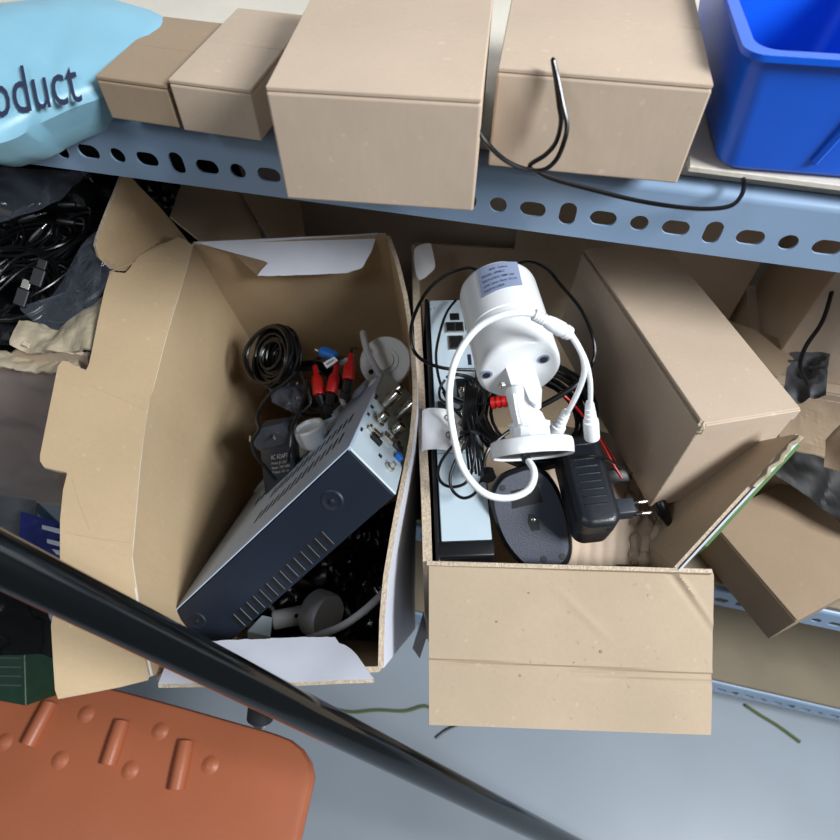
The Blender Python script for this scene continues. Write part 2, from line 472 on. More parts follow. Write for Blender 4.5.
# ============================================================ hanging black cable on the top shelf
cb = []
ztc = lambda px, py, Z: P(px, py, Z)
path = [(466, 80, .395), (468, 105, .40), (474, 122, .405), (486, 142, .41), (505, 160, .42), (525, 169, .425), (543, 170, .425), (556, 160, .42), (564, 142, .41), (567, 125, .405), (563, 105, .40), (558, 80, .395), (553, 60, .39), (556, 80, .398), (559, 105, .405), (561, 122, .41), (556, 142, .415), (545, 155, .42), (530, 165, .425), (536, 172, .43), (556, 180, .44), (590, 189, .45), (630, 199, .455), (670, 206, .455), (705, 209, .455), (730, 206, .455), (741, 196, .455), (744, 184, .458), (742, 174, .462), (737, 170, .466)]
bm = tube([P(*q) for q in path], .00165, 8, 6)
solo('cable', bm, 'cable', 'thin black cable looped over the top shelf edge, running to the blue bin', 'cable', P(545, 170, .43), smooth=True)

# ============================================================ LEFT OPEN CARTON
lb = Thing('open_carton', 'big open carton, brown inside and white outside, with a large side flap', 'box', Q(-.13, .45, .928))
DB = .9384
left_px = [(193, 245), (180, 290), (167, 333), (155, 380), (147, 410), (140, 463), (133, 543), (132, 560), (137, 595), (143, 635), (152, 676)]
rim_l = [PD(px, py, .49+(.57-.49)*(py-243)/430) for px, py in left_px]
right_px = [(386, 236), (395, 262), (404, 300), (409, 333), (412, 367), (413, 400), (409, 440), (400, 485), (391, 530), (383, 575), (379, 615), (378, 668)]
rim_r = [PD(px, py, .49+(.57-.49)*(py-243)/430) for px, py in right_px]
BLb, BRb, FRb, FLb = Q(-.245, .70, DB), Q(-.012, .70, DB), Q(-.012, .285, DB), Q(-.205, .285, DB)
def wallgrid(rim, b0_, b1_, n=26, m=9, bulge=0, nrm=None):
    top = polyline(rim, n); rows = []
    for i in range(m):
        t = i/(m-1); row = []
        for j in range(n):
            s_ = j/(n-1); q = top[j].lerp(b0_.lerp(b1_, s_), t)
            if nrm: q += nrm*bulge*math.sin(PI*t)*math.sin(PI*s_)
            q += V((.0012*noise.noise(V((s_*4, t*5, 3))), 0, 0))
            row.append(q)
        rows.append(row)
    return rows
TH_ = .005
# faces toward the inside of the carton first
def oriented_grid(rows, th, inward, mats):
    n_ = (rows[0][1]-rows[0][0]).cross(rows[1][0]-rows[0][0])
    a = rows[len(rows)//2][len(rows[0])//2]; b = rows[len(rows)//2][len(rows[0])//2+1]; c = rows[len(rows)//2+1][len(rows[0])//2]
    n_ = (b-a).cross(c-a)
    # grid() makes normal = (v00->v01) x (v00->v10)
    if n_.dot(inward) < 0: rows = [list(reversed(r)) for r in rows]
    return grid(rows, th, None, mats)
CIN = ['cardin', 'whitep', 'edge']
lb.add('side_panel', oriented_grid(wallgrid(rim_l, BLb, FLb), TH_, XV, (0, 1, 2)), CIN, smooth=True)
lb.add('side_panel', oriented_grid(wallgrid(rim_r, BRb, FRb, bulge=.004, nrm=XV), TH_, -XV, (0, 1, 2)), CIN, smooth=True)
rim_b = [rim_l[0], rim_l[0].lerp(rim_r[0], .5), rim_r[0]]
lb.add('back_panel', oriented_grid(wallgrid(rim_b, BLb, BRb), TH_, -FH, (0, 1, 2)), CIN, smooth=True)
rim_f = [q-UP*.010+FH*.004 for q in (rim_l[-1], rim_l[-1].lerp(rim_r[-1], .5), rim_r[-1])]
lb.add('front_panel', oriented_grid(wallgrid(rim_f, FLb, FRb), TH_, FH, (0, 1, 2)), CIN, smooth=True)
lb.add('base', hexa([BLb, BRb, FRb, FLb] + [q+V((0, 0, .004)) for q in (BLb, BRb, FRb, FLb)]), 'cardin')
# large left flap folded outward, torn tab and notches
def jag(pts, amp, step=4, seed=0):
    out = []; 
    for i in range(len(pts)-1):
        (ax, ay), (bx, by) = pts[i], pts[i+1]; L = math.hypot(bx-ax, by-ay); k = max(1, int(L/step))
        for j in range(k):
            t = j/k; nx, ny = -(by-ay)/L, (bx-ax)/L; a = amp*noise.noise(V((i*3.1+j*.9, seed, .5)))*(j > 0)
            out.append((ax+(bx-ax)*t+nx*a, ay+(by-ay)*t+ny*a))
    out.append(pts[-1]); return out
flp = Pl(PD(193, 245, .488), PD(140, 580, .552), PD(40, 458, .500))
hinge = [(193, 246), (180, 290), (167, 333), (155, 380), (147, 410), (140, 463), (133, 543), (132, 560), (137, 595), (143, 635), (150, 672)]
low = [(148, 680), (120, 687), (90, 693), (58, 699), (55, 690), (53, 660), (51, 625), (58, 590), (60, 557), (60, 520), (63, 490), (67, 474)]
tabp = [(66, 472), (55, 470), (44, 467), (40, 461), (40, 455), (48, 415), (56, 375), (58, 366), (62, 361), (66, 361)] + jag([(66, 361), (72, 364), (79, 366), (86, 370), (89, 364)], 2.2, 3, 2)
rest = [(92, 350), (98, 320), (104, 292), (110, 271)]
tornl = jag([(110, 271), (116, 272), (125, 273), (130, 268), (137, 258), (148, 250), (158, 244), (168, 240)], 1.3, 3, 5)
flap_main = hinge + low + tabp + rest + tornl[:-1] + [(168, 240), (176, 236), (186, 240)]
lb_flap = lb.add('flap', panel([flp.hit(*q) for q in flap_main], TH_, flp.n, (0, 1, 2)), CIN, label='large brown flap folded out to the left')
# upper torn corner of the flap, bent a little away
fl2 = Pl(flp.hit(112, 268), flp.hit(180, 236), P(125, 174, .655))
tip = [(188, 241), (176, 226), (158, 205), (142, 189), (128, 174), (123, 175), (118, 188), (108, 212), (98, 238), (96, 247), (99, 258), (106, 265), (110, 269)] + jag([(112, 269), (118, 271), (126, 271), (131, 266), (138, 257), (149, 249), (159, 243)], 1.2, 3, 5) + [(163, 236)]
lb.add('torn_corner', panel([fl2.hit(x, y) for x, y in tip], TH_, fl2.n, (0, 1, 2)), CIN)
# creases: score line between flap and wall, its highlight painted pale
lb.add('score_line', tube([q+V((0, 0, .001)) for q in rim_l], .0013, 6, 3), 'pale')
for ca in ([(90, 386), (118, 398), (146, 411)], [(66, 533), (98, 539), (131, 543)], [(72, 478), (80, 505), (90, 530)], [(110, 272), (140, 262), (188, 262)]):
    lb.add('crease', tube([flp.hit(x, y, -.0004) for x, y in ca], .0008, 6, 4), 'cardin', smooth=True)
# back flap folded in, white printed side up
bpl = Pl(PD(197, 243, .488), PD(378, 234, .488), PD(300, 275, .525))
bf = [(194, 242), (240, 240), (300, 237), (350, 235), (378, 233)] + jag([(378, 233), (372, 250), (362, 268), (347, 273), (300, 275), (257, 276)], .7, 4, 3) + [(262, 269), (268, 263), (264, 261), (230, 252)]
lb.add('flap', panel([bpl.hit(*q) for q in bf], .004, bpl.n, (1, 0, 2)), CIN, label='white back flap folded in with a torn notch')
fpl = Pl(PD(165, 683, .566), PD(374, 679, .566), PD(300, 638, .60))
ff = [(158, 684), (230, 683), (300, 682), (340, 680), (374, 679), (366, 668), (357, 655), (351, 649)] + jag([(351, 649), (345, 645), (339, 643), (335, 637), (300, 637), (260, 639), (225, 640), (190, 643), (172, 648)], .8, 4, 8)
lb.add('flap', panel([fpl.hit(*q) for q in ff], .004, fpl.n, (1, 0, 2)), CIN, label='white front flap folded in')
# torn white liner hanging off the lower right corner
sp = [P(413, 648, .74), P(424, 612, .78), P(427, 636, .77), P(420, 658, .74)]
lb.add('torn_liner', panel(sp, .001), ['whitep', 'whitep'])

# ============================================================ RIGHT OPEN CARTON
rb = Thing('open_carton', 'open brown carton full of camera gear, its front flap hanging toward us', 'box', Q(.14, .45, .928))
RD = .56
CB = ['card', 'card', 'edge']
ri = [PD(x_, y_, RD) for x_, y_ in [(427, 561), (425, 500), (422, 430), (419, 360), (416, 300), (414, 250), (414, 244)]]
rRb, rFb = Q(.012, .66, DB), Q(.012, .27, DB)
back_r = Q(.30, .672, RD)
rb.add('side_panel', oriented_grid(wallgrid(list(reversed(ri)), Q(.010, .65, DB), Q(.012, .27, DB)), .004, XV, (0, 1, 2)), ['card', 'card', 'edge'], smooth=True)
off = XV*.0105
ri2 = [q+XV*.0050+V((0, 0, -.001)) for q in ri]
rb.add('side_panel', oriented_grid(wallgrid(list(reversed(ri2)), Q(.024, .65, DB), Q(.026, .27, DB)), .005, XV, (0, 1, 2)), ['card', 'card', 'edge'], smooth=True, label='inner layer of the double left wall')
fr_ = PD(712, 569, RD)
rb.add('front_panel', oriented_grid(wallgrid([ri[0], ri[0].lerp(fr_, .5), fr_], Q(.012, .27, DB), Q(.262, .27, DB)), .004, FH, (0, 1, 2)), CB, smooth=True)
rb.add('back_panel', oriented_grid(wallgrid([ri[-1], ri[-1].lerp(back_r, .5), back_r], Q(.010, .65, DB), Q(.285, .65, DB)), .004, -FH, (0, 1, 2)), CB, smooth=True)
rb.add('base', hexa([Q(.012, .27, DB), Q(.262, .27, DB), Q(.285, .65, DB), Q(.010, .65, DB)]+[Q(a, b, DB-.004) for a, b in ((.012, .27), (.262, .27), (.285, .65), (.010, .65))]), 'card')
# back flap standing, seen dim below the shelf
bfp = [back_r.lerp(ri[-1], .0), back_r.lerp(ri[-1], .55), back_r.lerp(ri[-1], .55)+FH*.03+V((0, 0, .09)), back_r+FH*.04+V((0, 0, .10))]
rb.add('flap', panel(bfp, .004), ['card', 'edge'], label='back flap standing up in the shade')
# front flap: hinge to free edge with a crease and wrinkled corner
h0, h1 = P(429, 561, .592), P(714, 570, .592); e0, e1 = P(429, 725, .572), P(711, 735, .572)
rows = []; NR, NC = 70, 130
nF = (h1-h0).cross(e0-h0).normalized()
if nF.dot(CAM-h0) < 0: nF = -nF
for i in range(NR+1):
    t = i/NR; row = []
    for j in range(NC+1):
        s_ = j/NC; q = h0.lerp(h1, s_).lerp(e0.lerp(e1, s_), t)
        dn = -.0026*math.exp(-((t-.62-.03*s_)/.014)**2) + .0010*math.exp(-((t-.60-.03*s_)/.012)**2)
        if s_ > .45: dn += -.0018*math.exp(-((t-.685)/.012)**2)*min(1, (s_-.45)*4)
        # diagonal wrinkles at the hinge's right end
        c = (s_-.86)*1.0 - t*.42
        if t < .5: dn += (.0030*math.exp(-(c/.010)**2) - .0022*math.exp(-((c+.026)/.013)**2))*(1-t*2)
        if t < .04: dn -= .006*(1-t/.04)**2
        k_ = (s_-.42)*.9-(t-.1)*.55
        if .1 < t < .5: dn += .0009*math.exp(-(k_/.018)**2)*math.sin((t-.1)/.4*PI)
        dn += .0012*noise.noise(V((s_*3, t*2, 8)))
        row.append(q+nF*dn)
    rows.append(row)
rb.add('flap', oriented_grid(rows, .0045, nF, (0, 1, 2)), CB, smooth=True, label='front flap with a crease and small brown stains')
# stains are dirt with a shape of their own
for (sx, sy, r) in ((649, 596, 3.0), (687, 652, 3.2), (601, 652, 2.4), (520, 676, 1.8), (529, 593, 1.2), (497, 622, 1.2), (574, 662, 1.4)):
    pass
# right wall of the carton leaning out, thick layered edge white then green
rp = [P(674, 567, .588), P(796, 434, .545), Q(.245, .50, .86), Q(.225, .25, .86)]
rb.add('side_panel', panel([rp[0], rp[1], rp[2], rp[3]], .004, None, (0, 0, 1)), ['card', 'edge'], label='right wall leaning outward')
nR = (rp[1]-rp[0]).cross(rp[3]-rp[0]).normalized()
if nR.dot(XV) < 0: nR = -nR
dR = (rp[3]-rp[0]).normalized()
l0, l1 = rp[0]+nR*.0045, rp[1]+nR*.0045
rb.add('liner', prism([l0, l1, l1+dR*.10, l0+dR*.10], [q+nR*.0018 for q in (l0, l1, l1+dR*.10, l0+dR*.10)]), 'whitep', label='white printed outer layer')
g0, g1 = rp[0].lerp(rp[1], .22)+nR*.0065+dR*.002, rp[0].lerp(rp[1], .97)+nR*.0065+dR*.002
rb.add('liner', prism([g0, g1, g1+dR*.012, g0+dR*.10], [q+nR*.0028 for q in (g0, g1, g1+dR*.012, g0+dR*.05)]), 'green', label='green printed outer layer')
tr = [rp[0].lerp(rp[1], t)+nR*(.004+.004*noise.noise(V((t*20, 0, 0))))-dR*(.0015+.0015*noise.noise(V((t*31, 2, 0)))) for t in [i/30 for i in range(19, 31)]]
rb.add('torn_edge', tube(tr, .0022, 5, 2), 'torn')
# white plastic tab at the far end and paper wrapped over the left edge
tabpl = Pl(P(414, 247, .80), P(436, 262, .80), P(420, 280, .79))
tb = tabpl
rb.add('white_tab', panel([tb.hit(*q) for q in cr([V((414, 252, 0)), V((418, 246, 0)), V((429, 243, 0)), V((432, 248, 0)), V((435, 264, 0)), V((433, 270, 0)), V((421, 279, 0)), V((416, 272, 0))], 3, True) for q in [(q.x, q.y)]], .004), ['paper', 'paper'])
rows = []
for i in range(15):
    t = i/14; a = -.9*PI*t
    row = []
    for j in range(10):
        yy = 411+41*j/9
        base = PD(432, yy, RD-.006)
        q = base + XV*(-.0150*math.cos(PI*min(t*1.35, 1))+.004+ .0115*max(0, t-.74)*4) + V((0, 0, .006*math.sin(PI*min(t*1.35, 1)) - .02*max(0, t-.74)))
        q += V((0, 0, .0015*noise.noise(q*90)))
        row.append(q)
    rows.append(row)
rb.add('paper_wrap', grid(rows, .0006), ['paper', 'paper'], smooth=True)

# ============================================================ tilted carton standing in the right box
def skew_carton(name, label, A_, Bp, Cp, Dp, m, lid=.003):
    """A_ corner, Bp/Cp/Dp neighbours; u=B-A (long), v=C-A (width), w=A-D (up)"""
    u, v, w = Bp-A_, Cp-A_, A_-Dp
    t = Thing(name, label, 'box', Dp)
    return t, Aff(Dp, u, v, w)
k = 1.08
tA, tB, tC, tD = P(701, 425, .54), P(583, 250, .649*k), P(800, 409, .518*k), P(649, 507, .594*k)
# square the axes up
t, A = skew_carton('carton', 'plain brown closed carton tilted on end inside the right open carton', tA, tB, tC, tD, 'card3')
h = A.w.length; e = .0045/h
t.add('body', A.box(0, 1, 0, 1, 0, 1-e, .0012, 2), 'card3')
t.add('lid', A.box(.0, 1, .022, 1.0, 1-e*.55, 1.01, .0006, 1), 'card3')
# tuck-in lip folded over the front end
t.add('lid_lip', A.box(-.009, .002, .03, .995, 1-.09, 1.008, .0008, 1), 'card3', label='folded lip of the lid over the front end')
fr = [A(-.011, -.004, 1.0), A(-.008, .02, .985), A(.01, .012, 1.01), A(-.006, .0, .96), A(.0, .012, .93)]
t.add('torn_corner', crumple(tube(fr, .0022, 6, 4), .0012, 300), 'torn')
# worn vertical edge of the front end
t.add('edge_wear', tube([A(-.002, .001, x) for x in (.96, .7, .5, .3, .05)], .0009, 5, 3), 'edge')

# ============================================================ carton lying on the middle shelf (lower right)
zt = Z2+.086
g = lambda x, y, z=zt: PD(x, y, dz(z))
gA, gB, gC = g(797, 621), g(717, 528), g(950, 538)
gB = gA+(gB-gA)*1.12
dn_ = V((0, 0, -.0855))
t = Thing('carton', 'brown carton lying flat on the middle shelf at the right, corner over the edge', 'box', gA+dn_)
A = Aff(gA+dn_, gB-gA, gC-gA, -dn_)
t.add('body', A.box(0, 1, 0, 1, 0, .96, .001, 2), 'card2')
t.add('flap', A.box(0.004, .996, .004, .58, .95, 1, .0006, 1), 'card2')
t.add('flap', A.box(0.004, .80, .588, .998, .95, 1, .0006, 1), 'card2')
t.add('flap', A.box(0.812, .996, .588, .97, .94, .985, .0006, 1), 'card2')
t.add('tuck_tab', A.box(.45, .70, .995, 1.05, .93, .97, .0006, 1), 'card2')

# ============================================================ shaded cartons at the back of the middle shelf
def plainbox(label, a, b, m='card3', rot=0, nm='carton', flaps=True, zmat=None):
    cx, cy = (a[0]+b[0])/2, (a[1]+b[1])/2
    R_ = Matrix.Rotation(rot, 3, 'Z')
    o = V((cx, cy, a[2])) + R_ @ V((a[0]-cx, a[1]-cy, 0))
    return closed_carton(nm, label, o, R_ @ V((b[0]-a[0], 0, 0)), R_ @ V((0, b[1]-a[1], 0)), V((0, 0, b[2]-a[2])), m)
plainbox('shaded carton at the back behind the tilted one, lower of the stack', (.31, .60, Z2), (.60, .785, .93), rot=.0)
plainbox('dark shaded carton under the top shelf on the right, upper of the stack', (.325, .615, .9305), (.585, .785, 1.215))
plainbox('tall carton in deep shade behind the white bullet camera and tilted carton', (.0, .745, Z2), (.30, .792, 1.19), 'card3')
plainbox('tall carton in deep shade behind the left open carton', (-.36, .72, Z2), (-.03, .79, 1.17), 'card3')
plainbox('shaded carton standing at the far right of the middle shelf, upper one', (.66, .705, .86), (.95, .785, 1.16), 'card2', rot=.12)
plainbox('carton on the middle shelf at the far right, under the upper one', (.625, .70, Z2), (.95, .785, .855), 'card2')
# open lower carton with a flap leaning out
fp = [PY(731, 318, .56), PY(806, 346, .56), P(777, 378, .74), P(735, 360, .70)]
solo('cardboard_flap', panel([P(722, 318, .80), P(806, 348, .80), P(776, 379, .74), P(735, 372, .70)], .004), ['card2', 'edge'], 'loose shaded cardboard flap leaning between the tilted carton and far cartons', 'cardboard', P(760, 370, .74))
def crumpled_sheet(c8, n, amp, sc, seed, th=.0006):
    a, b, c, d = c8
    rows = [[a.lerp(b, j/n).lerp(d.lerp(c, j/n), i/n) for j in range(n+1)] for i in range(n+1)]
    nn = (b-a).cross(d-a).normalized()
    for r in rows:
        for q in r:
            q += nn*(amp*(noise.noise(q*sc+V((seed, 0, 0)))*2 + abs(noise.noise(q*sc*2.3+V((0, seed, 0))))*1.2))
    return grid(rows, th)
solo('carton_scrap', crumpled_sheet((P(786, 395, .80), P(850, 402, .80), P(850, 462, .84), P(776, 446, .83)), 16, .004, 14, 3, .003), ['card2', 'edge'], 'creased cardboard sheet lying in shade right of the tilted carton', 'cardboard', P(810, 430, .81))
solo('plastic_bag', crumpled_sheet((P(765, 430, .90), P(870, 440, .90), P(900, 560, .88), P(765, 470, .90)), 20, .01, 16, 15), 'matte', 'black crumpled sheet standing in for the shade on the middle shelf behind the flat lying carton', 'bag', P(815, 475, .89), smooth=True)  # matte black sheet added to paint the shade in the gap
solo('carton_scrap', crumpled_sheet((P(826, 440, .66), P(866, 400, .64), P(870, 480, .62), P(822, 466, .65)), 10, .003, 14, 5, .003), ['card2', 'edge'], 'small lit cardboard corner at the right edge beside the creased sheet', 'cardboard', P(840, 455, .65))
solo('plastic_bag', crumpled_sheet((P(790, 350, .78), P(830, 345, .76), P(826, 395, .72), P(782, 392, .74)), 22, .012, 22, 9), 'mesh', 'dark crumpled plastic bag tucked between the far right cartons', 'bag', P(806, 372, .75), smooth=True)
bm = tube([P(836, 262, .70), P(832, 290, .70), P(822, 322, .70), P(806, 346, .70), P(800, 366, .71), P(808, 385, .71)], .0024, 7, 5)
solo('cable', bm, 'cable', 'black cable hanging between the shaded cartons at the far right', 'cable', P(806, 350, .76), smooth=True)

# ============================================================ recorder standing in the right box (ports facing up)
NL, NR_ = P(440, 545, .602), P(494, 543, .604)
FL_, FR_2 = P(428, 299, .80), P(469, 298, .80)
rec = Thing('video_recorder', 'light blue grey recorder on edge, its port side facing up, black front edge', 'video recorder', NL)
ur = (NR_-NL); vr = (FL_-NL); vr2 = (FR_2-NR_)
nr = ur.cross(vr).normalized()
if nr.dot(CAM-NL) < 0: nr = -nr
A = Aff(NL, ur, (vr+vr2)*.5, nr)        # a across 0..1, b along 0..1, c metres up
rec.add('body', A.box(0, 1, 0, 1, -.24, -.0015, .0015, 2), 'black')
rear = rec.add('rear_panel', A.box(.03, .97, .012, .992, -.0014, 0, .0006, 1), 'metal')
rec.add('front_cover', A.box(-.07, 1.0, -.040, .010, -.24, .0015, .0025, 3), 'black', smooth=True)
rec.add('side_cover', A.box(-.085, -.005, -.05, 1, -.24, .0008, .0015, 2), 'black')
def Lp(px, py):
    """photo point on the port side -> (a, b)"""
    q = Pl(NL, NR_, FL_).hit(px, py); d = q-NL
    b = d.dot(A.v)/A.v.length_squared; a = (d-A.v*b).dot(A.u)/A.u.length_squared; return a, b
def port(name, x0_, y0_, x1_, y1_, m, c=.0015, par=None, c0=-.0005):
    a0, b0_ = Lp(x0_, y1_); a1, b1_ = Lp(x1_, y0_)
    return rec.add(name, A.box(a0, a1, b0_, b1_, c0, c, .0004, 1), m, par)
port('audio_socket', 450, 314, 459, 321, 'matte', .0006)
u_ = port('usb_socket', 446, 324, 463, 334, 'chrome', .003)
for q in (447.5, 455.8): port('usb_opening', q, 325, q+6.5, 333, 'matte', .0034, u_)
l_ = port('network_socket', 449, 337, 463, 351, 'chrome', .002)
port('network_opening', 450.5, 338.5, 461.5, 349.5, 'matte', .0024, l_)
port('vga_socket', 457, 381, 468, 398, 'adpt', .004)
port('power_socket', 438, 403, 447, 411, 'matte', .004)
for (x, y) in ((430, 309), (433.5, 308)): port('screw_hole', x, y, x+1.2, y+1.2, 'matte', .0003)
for (x, y, x2, y2) in ((465, 320, 467, 331), (466, 336, 468, 343), (468, 355, 471, 366)): port('port_label', x, y, x2, y2, 'ink', .0003)
port('seam', 437, 453.2, 481, 454, 'rubber', .0003)
def bnc(th, base, ax, L=.016, r=.0052, m='chrome', par=None):
    ax = ax.normalized()
    b = lathe(base, ax, [(0, r*1.25), (.002, r*1.25), (.002, r*.8), (L*.35, r*.8), (L*.35, r), (L*.9, r), (L, r*.9), (L, r*.72), (L*.5, r*.7), (L*.5, r*.2), (L*.95, r*.15), (L*.95, 0)], 20)
    pn = lathe(base+ax*L*.6+ax.orthogonal().normalized()*r*.9, ax.orthogonal(), [(0, .0011), (.0016, .0011), (.0016, 0)], 8)
    return th.add('video_connector', merge(b, pn), m, par, smooth=True)
for (x, y) in ((462, 396), (463, 413), (461, 430), (462, 447), (448, 424), (449, 441)):
    a, b = Lp(x, y); bnc(rec, A(a, b, 0), nr, .012, .0045)

# ============================================================ black looping wires over the recorder
def wire(label, pts, r, m='cable', cat='cable', nm='cable', n=8, closed=False, group=None):
    pp = [P(*q) for q in pts]
    return solo(nm, tube(pp, r, 8, n, closed), m, label, cat, pp[len(pp)//2], group, smooth=True)
wire('thin black cable in a wide loop left of the white bullet camera', [(480, 272, .66), (468, 268, .66), (448, 274, .645), (428, 290, .63), (414, 316, .615), (411, 338, .61), (416, 354, .61), (430, 364, .62), (450, 369, .63), (478, 370, .64)], .0018)
wire('thin black cable running down the port side of the recorder', [(456, 300, .78), (447, 312, .765), (440, 332, .74), (436, 356, .72), (440, 382, .70), (449, 397, .69), (463, 404, .68), (480, 404, .66)], .0017)
wire('thin black cable arching right of the white bullet camera toward the tilted carton', [(505, 268, .70), (528, 262, .69), (547, 269, .66), (560, 284, .64), (580, 308, .63), (592, 334, .62), (595, 352, .62), (592, 364, .62), (588, 372, .63), (578, 380, .64)], .0018)
loops = [(447, 377, .67), (455, 374, .655), (472, 378, .65), (482, 389, .65), (485, 402, .648), (481, 416, .645), (470, 428, .64), (460, 438, .635), (450, 449, .63), (441, 462, .625), (438, 474, .62), (442, 483, .615), (452, 487, .612), (464, 484, .612), (470, 476, .614), (474, 460, .618), (475, 440, .622), (472, 420, .63), (470, 400, .635), (473, 386, .64), (476, 378, .645)]
wire('tangled black cable looped over the ports, lowest loop near the white cable', loops, .0016)
loops2 = [(443, 392, .67), (450, 404, .66), (462, 418, .65), (478, 430, .64), (490, 440, .632), (498, 452, .63)]
wire('thin black cable crossing the ports diagonally down to the coil', loops2, .0015)
loops3 = [(468, 436, .628), (463, 448, .622), (455, 462, .616), (450, 478, .611), (453, 491, .608), (463, 498, .606), (474, 494, .606), (481, 482, .608), (482, 468, .612), (479, 452, .617), (474, 440, .622), (469, 424, .628), (464, 408, .635)]
wire('black cable hanging in a narrow lower loop over the blank recorder cover', loops3, .0016)
wire('short black lead from the ports to the red plug', [(452, 398, .66), (462, 402, .655), (476, 404, .65), (494, 403, .648)], .0016)
wire('thin black cable curled tightly around the metal connectors', [(445, 380, .672), (440, 388, .67), (440, 398, .665), (447, 404, .655), (458, 410, .65), (468, 400, .645), (474, 390, .645), (470, 380, .65), (458, 375, .66), (448, 378, .67)], .0015)
wire('black cable coming up from behind the mouse to the white mount', [(514, 428, .62), (500, 438, .618), (488, 450, .615), (484, 464, .61), (486, 474, .606), (490, 478, .604)], .0019)
# flat cable tie bundle
bm = B()
tl = Thing('cable_bundle', 'glossy black strands gathered in a bundle beside the metal connectors', 'cable', P(468, 400, .645))
for i in range(6):
    x = 464+i*2.2
    tl.add('strand', tube([P(x+2, 384+i, .640), P(x+1, 400, .632-.001*i), P(x-1, 420, .632), P(x+1, 436+i, .634), P(x+3+i, 452, .632), P(x+5+i*1.3, 470+i*2, .625)], .0014, 7, 5), 'cable', smooth=True)
tl.add('tie', tube([P(460, 434, .626), P(470, 431, .622), P(480, 434, .626)], .0016, 6, 4), 'cable')
wire('round black plug end lying beside the mouse', [(487, 472, .606), (489, 478, .600)], .0075, nm='cable_plug')

# ============================================================ coil of black cable under the bullet camera
def coil(label, c, u, v, w, r, n, wr, jit, seed, span=(0, 2*PI), group=None):
    random.seed(seed)
    t = Thing('cable_coil', label, 'cable coil', c, group)
    bm = B(); parts = []
    pts = []
    turns = n; K = 26
    for i in range(turns*K+1):
        a = 2*PI*i/K; k = i//K
        if i % K == 0:
            rr0 = r*(1+random.uniform(-jit, jit)*.55); h0_ = random.uniform(-jit, jit)*r*.8
            tx, ty = random.uniform(-jit, jit)*.25, random.uniform(-jit, jit)*.25
            if i == 0: cur = [rr0, h0_, tx, ty]
            tgt = [rr0, h0_, tx, ty]; st = cur[:]
        f_ = (i % K)/K; cur = [lerp(a_, b_, f_) for a_, b_ in zip(st, tgt)]
        pts.append(c + u*math.cos(a)*cur[0] + v*math.sin(a)*cur[0] + w*(cur[1]+cur[0]*(cur[2]*math.cos(a)+cur[3]*math.sin(a))))
    t.add('cable', tube(pts, wr, 7, 1, smooth=False), 'cable', smooth=True)
    return t
n1 = (-FW*.8+YV*.5).normalized(); u1 = XV; v1 = n1.cross(u1)
cc = coil('large coil of black cable lying under the white bullet camera', P(534, 415, .665), u1, v1, n1, .053, 16, .0019, .42, 3)

# red plug
rp_ = Thing('network_plug', 'ribbed red plug lying left of the white camera bracket', 'plug', P(502, 402, .645))
d_ = (P(512, 400, .642)-P(492, 403, .650)); 
rp_.add('boot', merge(*[lathe(P(492, 403, .650)+d_*(i/7), d_, [(0, .0052 if i % 2 else .0066), (d_.length/7.2, .0052 if i % 2 else .0066)], 12) for i in range(7)]), 'red', smooth=True)
rp_.add('tip', lathe(P(512, 400, .642), d_, [(0, .004), (.005, .004)], 12), 'mesh')
wire('thin red wire running from the coil to the adapter', [(560, 392, .66), (572, 403, .66), (586, 420, .65), (600, 440, .645), (612, 462, .64), (622, 478, .64)], .0014, 'wire_red', 'wire', 'wire')
wire('second thin red wire beside the adapter', [(590, 425, .66), (604, 443, .655), (618, 466, .65)], .0013, 'wire_red', 'wire', 'wire')
wire('thick black cable crossing diagonally behind the white arm', [(586, 376, .60), (572, 388, .60), (552, 400, .602), (530, 412, .605), (512, 426, .61)], .0027)

# ============================================================ white bullet camera
cam = Thing('bullet_camera', 'white bullet security camera with bracket and round mount lying on top of the right box', 'security camera', P(520, 400, .5))
Cr = P(519.5, 372, .505)
ax = (XV*-.115 + YV*.80 + FW*.585).normalized()
R0 = .0345; LN = .098
prof = [(-.0003, 0), (-.0003, R0*.86), (.0006, R0*.93), (.0028, R0*.985), (.006, R0), (.042, R0), (.0425, R0*.985), (.0435, R0*.985), (.044, R0*1.012), (LN-.006, R0*1.012), (LN-.002, R0*.99), (LN, R0*.95), (LN, R0*.9), (LN-.01, R0*.86), (LN-.01, 0)]
body = cam.add('housing', lathe(Cr, ax, prof, 64), 'white', smooth=True)
cam.add('front_glass', lathe(Cr+ax*(LN-.0102), ax, [(0, R0*.84), (.002, R0*.84), (.002, 0)], 40), 'black', smooth=True)
def oncyl(px, py, extra=0):
    r = ray(px, py); o = CAM
    d = r-ax*r.dot(ax); m_ = (o-Cr)-ax*(o-Cr).dot(ax); rr = R0*1.012+extra
    a, b, c = d.dot(d), 2*d.dot(m_), m_.dot(m_)-rr*rr
    D = max(b*b-4*a*c, 0); s_ = (-b-math.sqrt(D))/(2*a); return o+r*s_
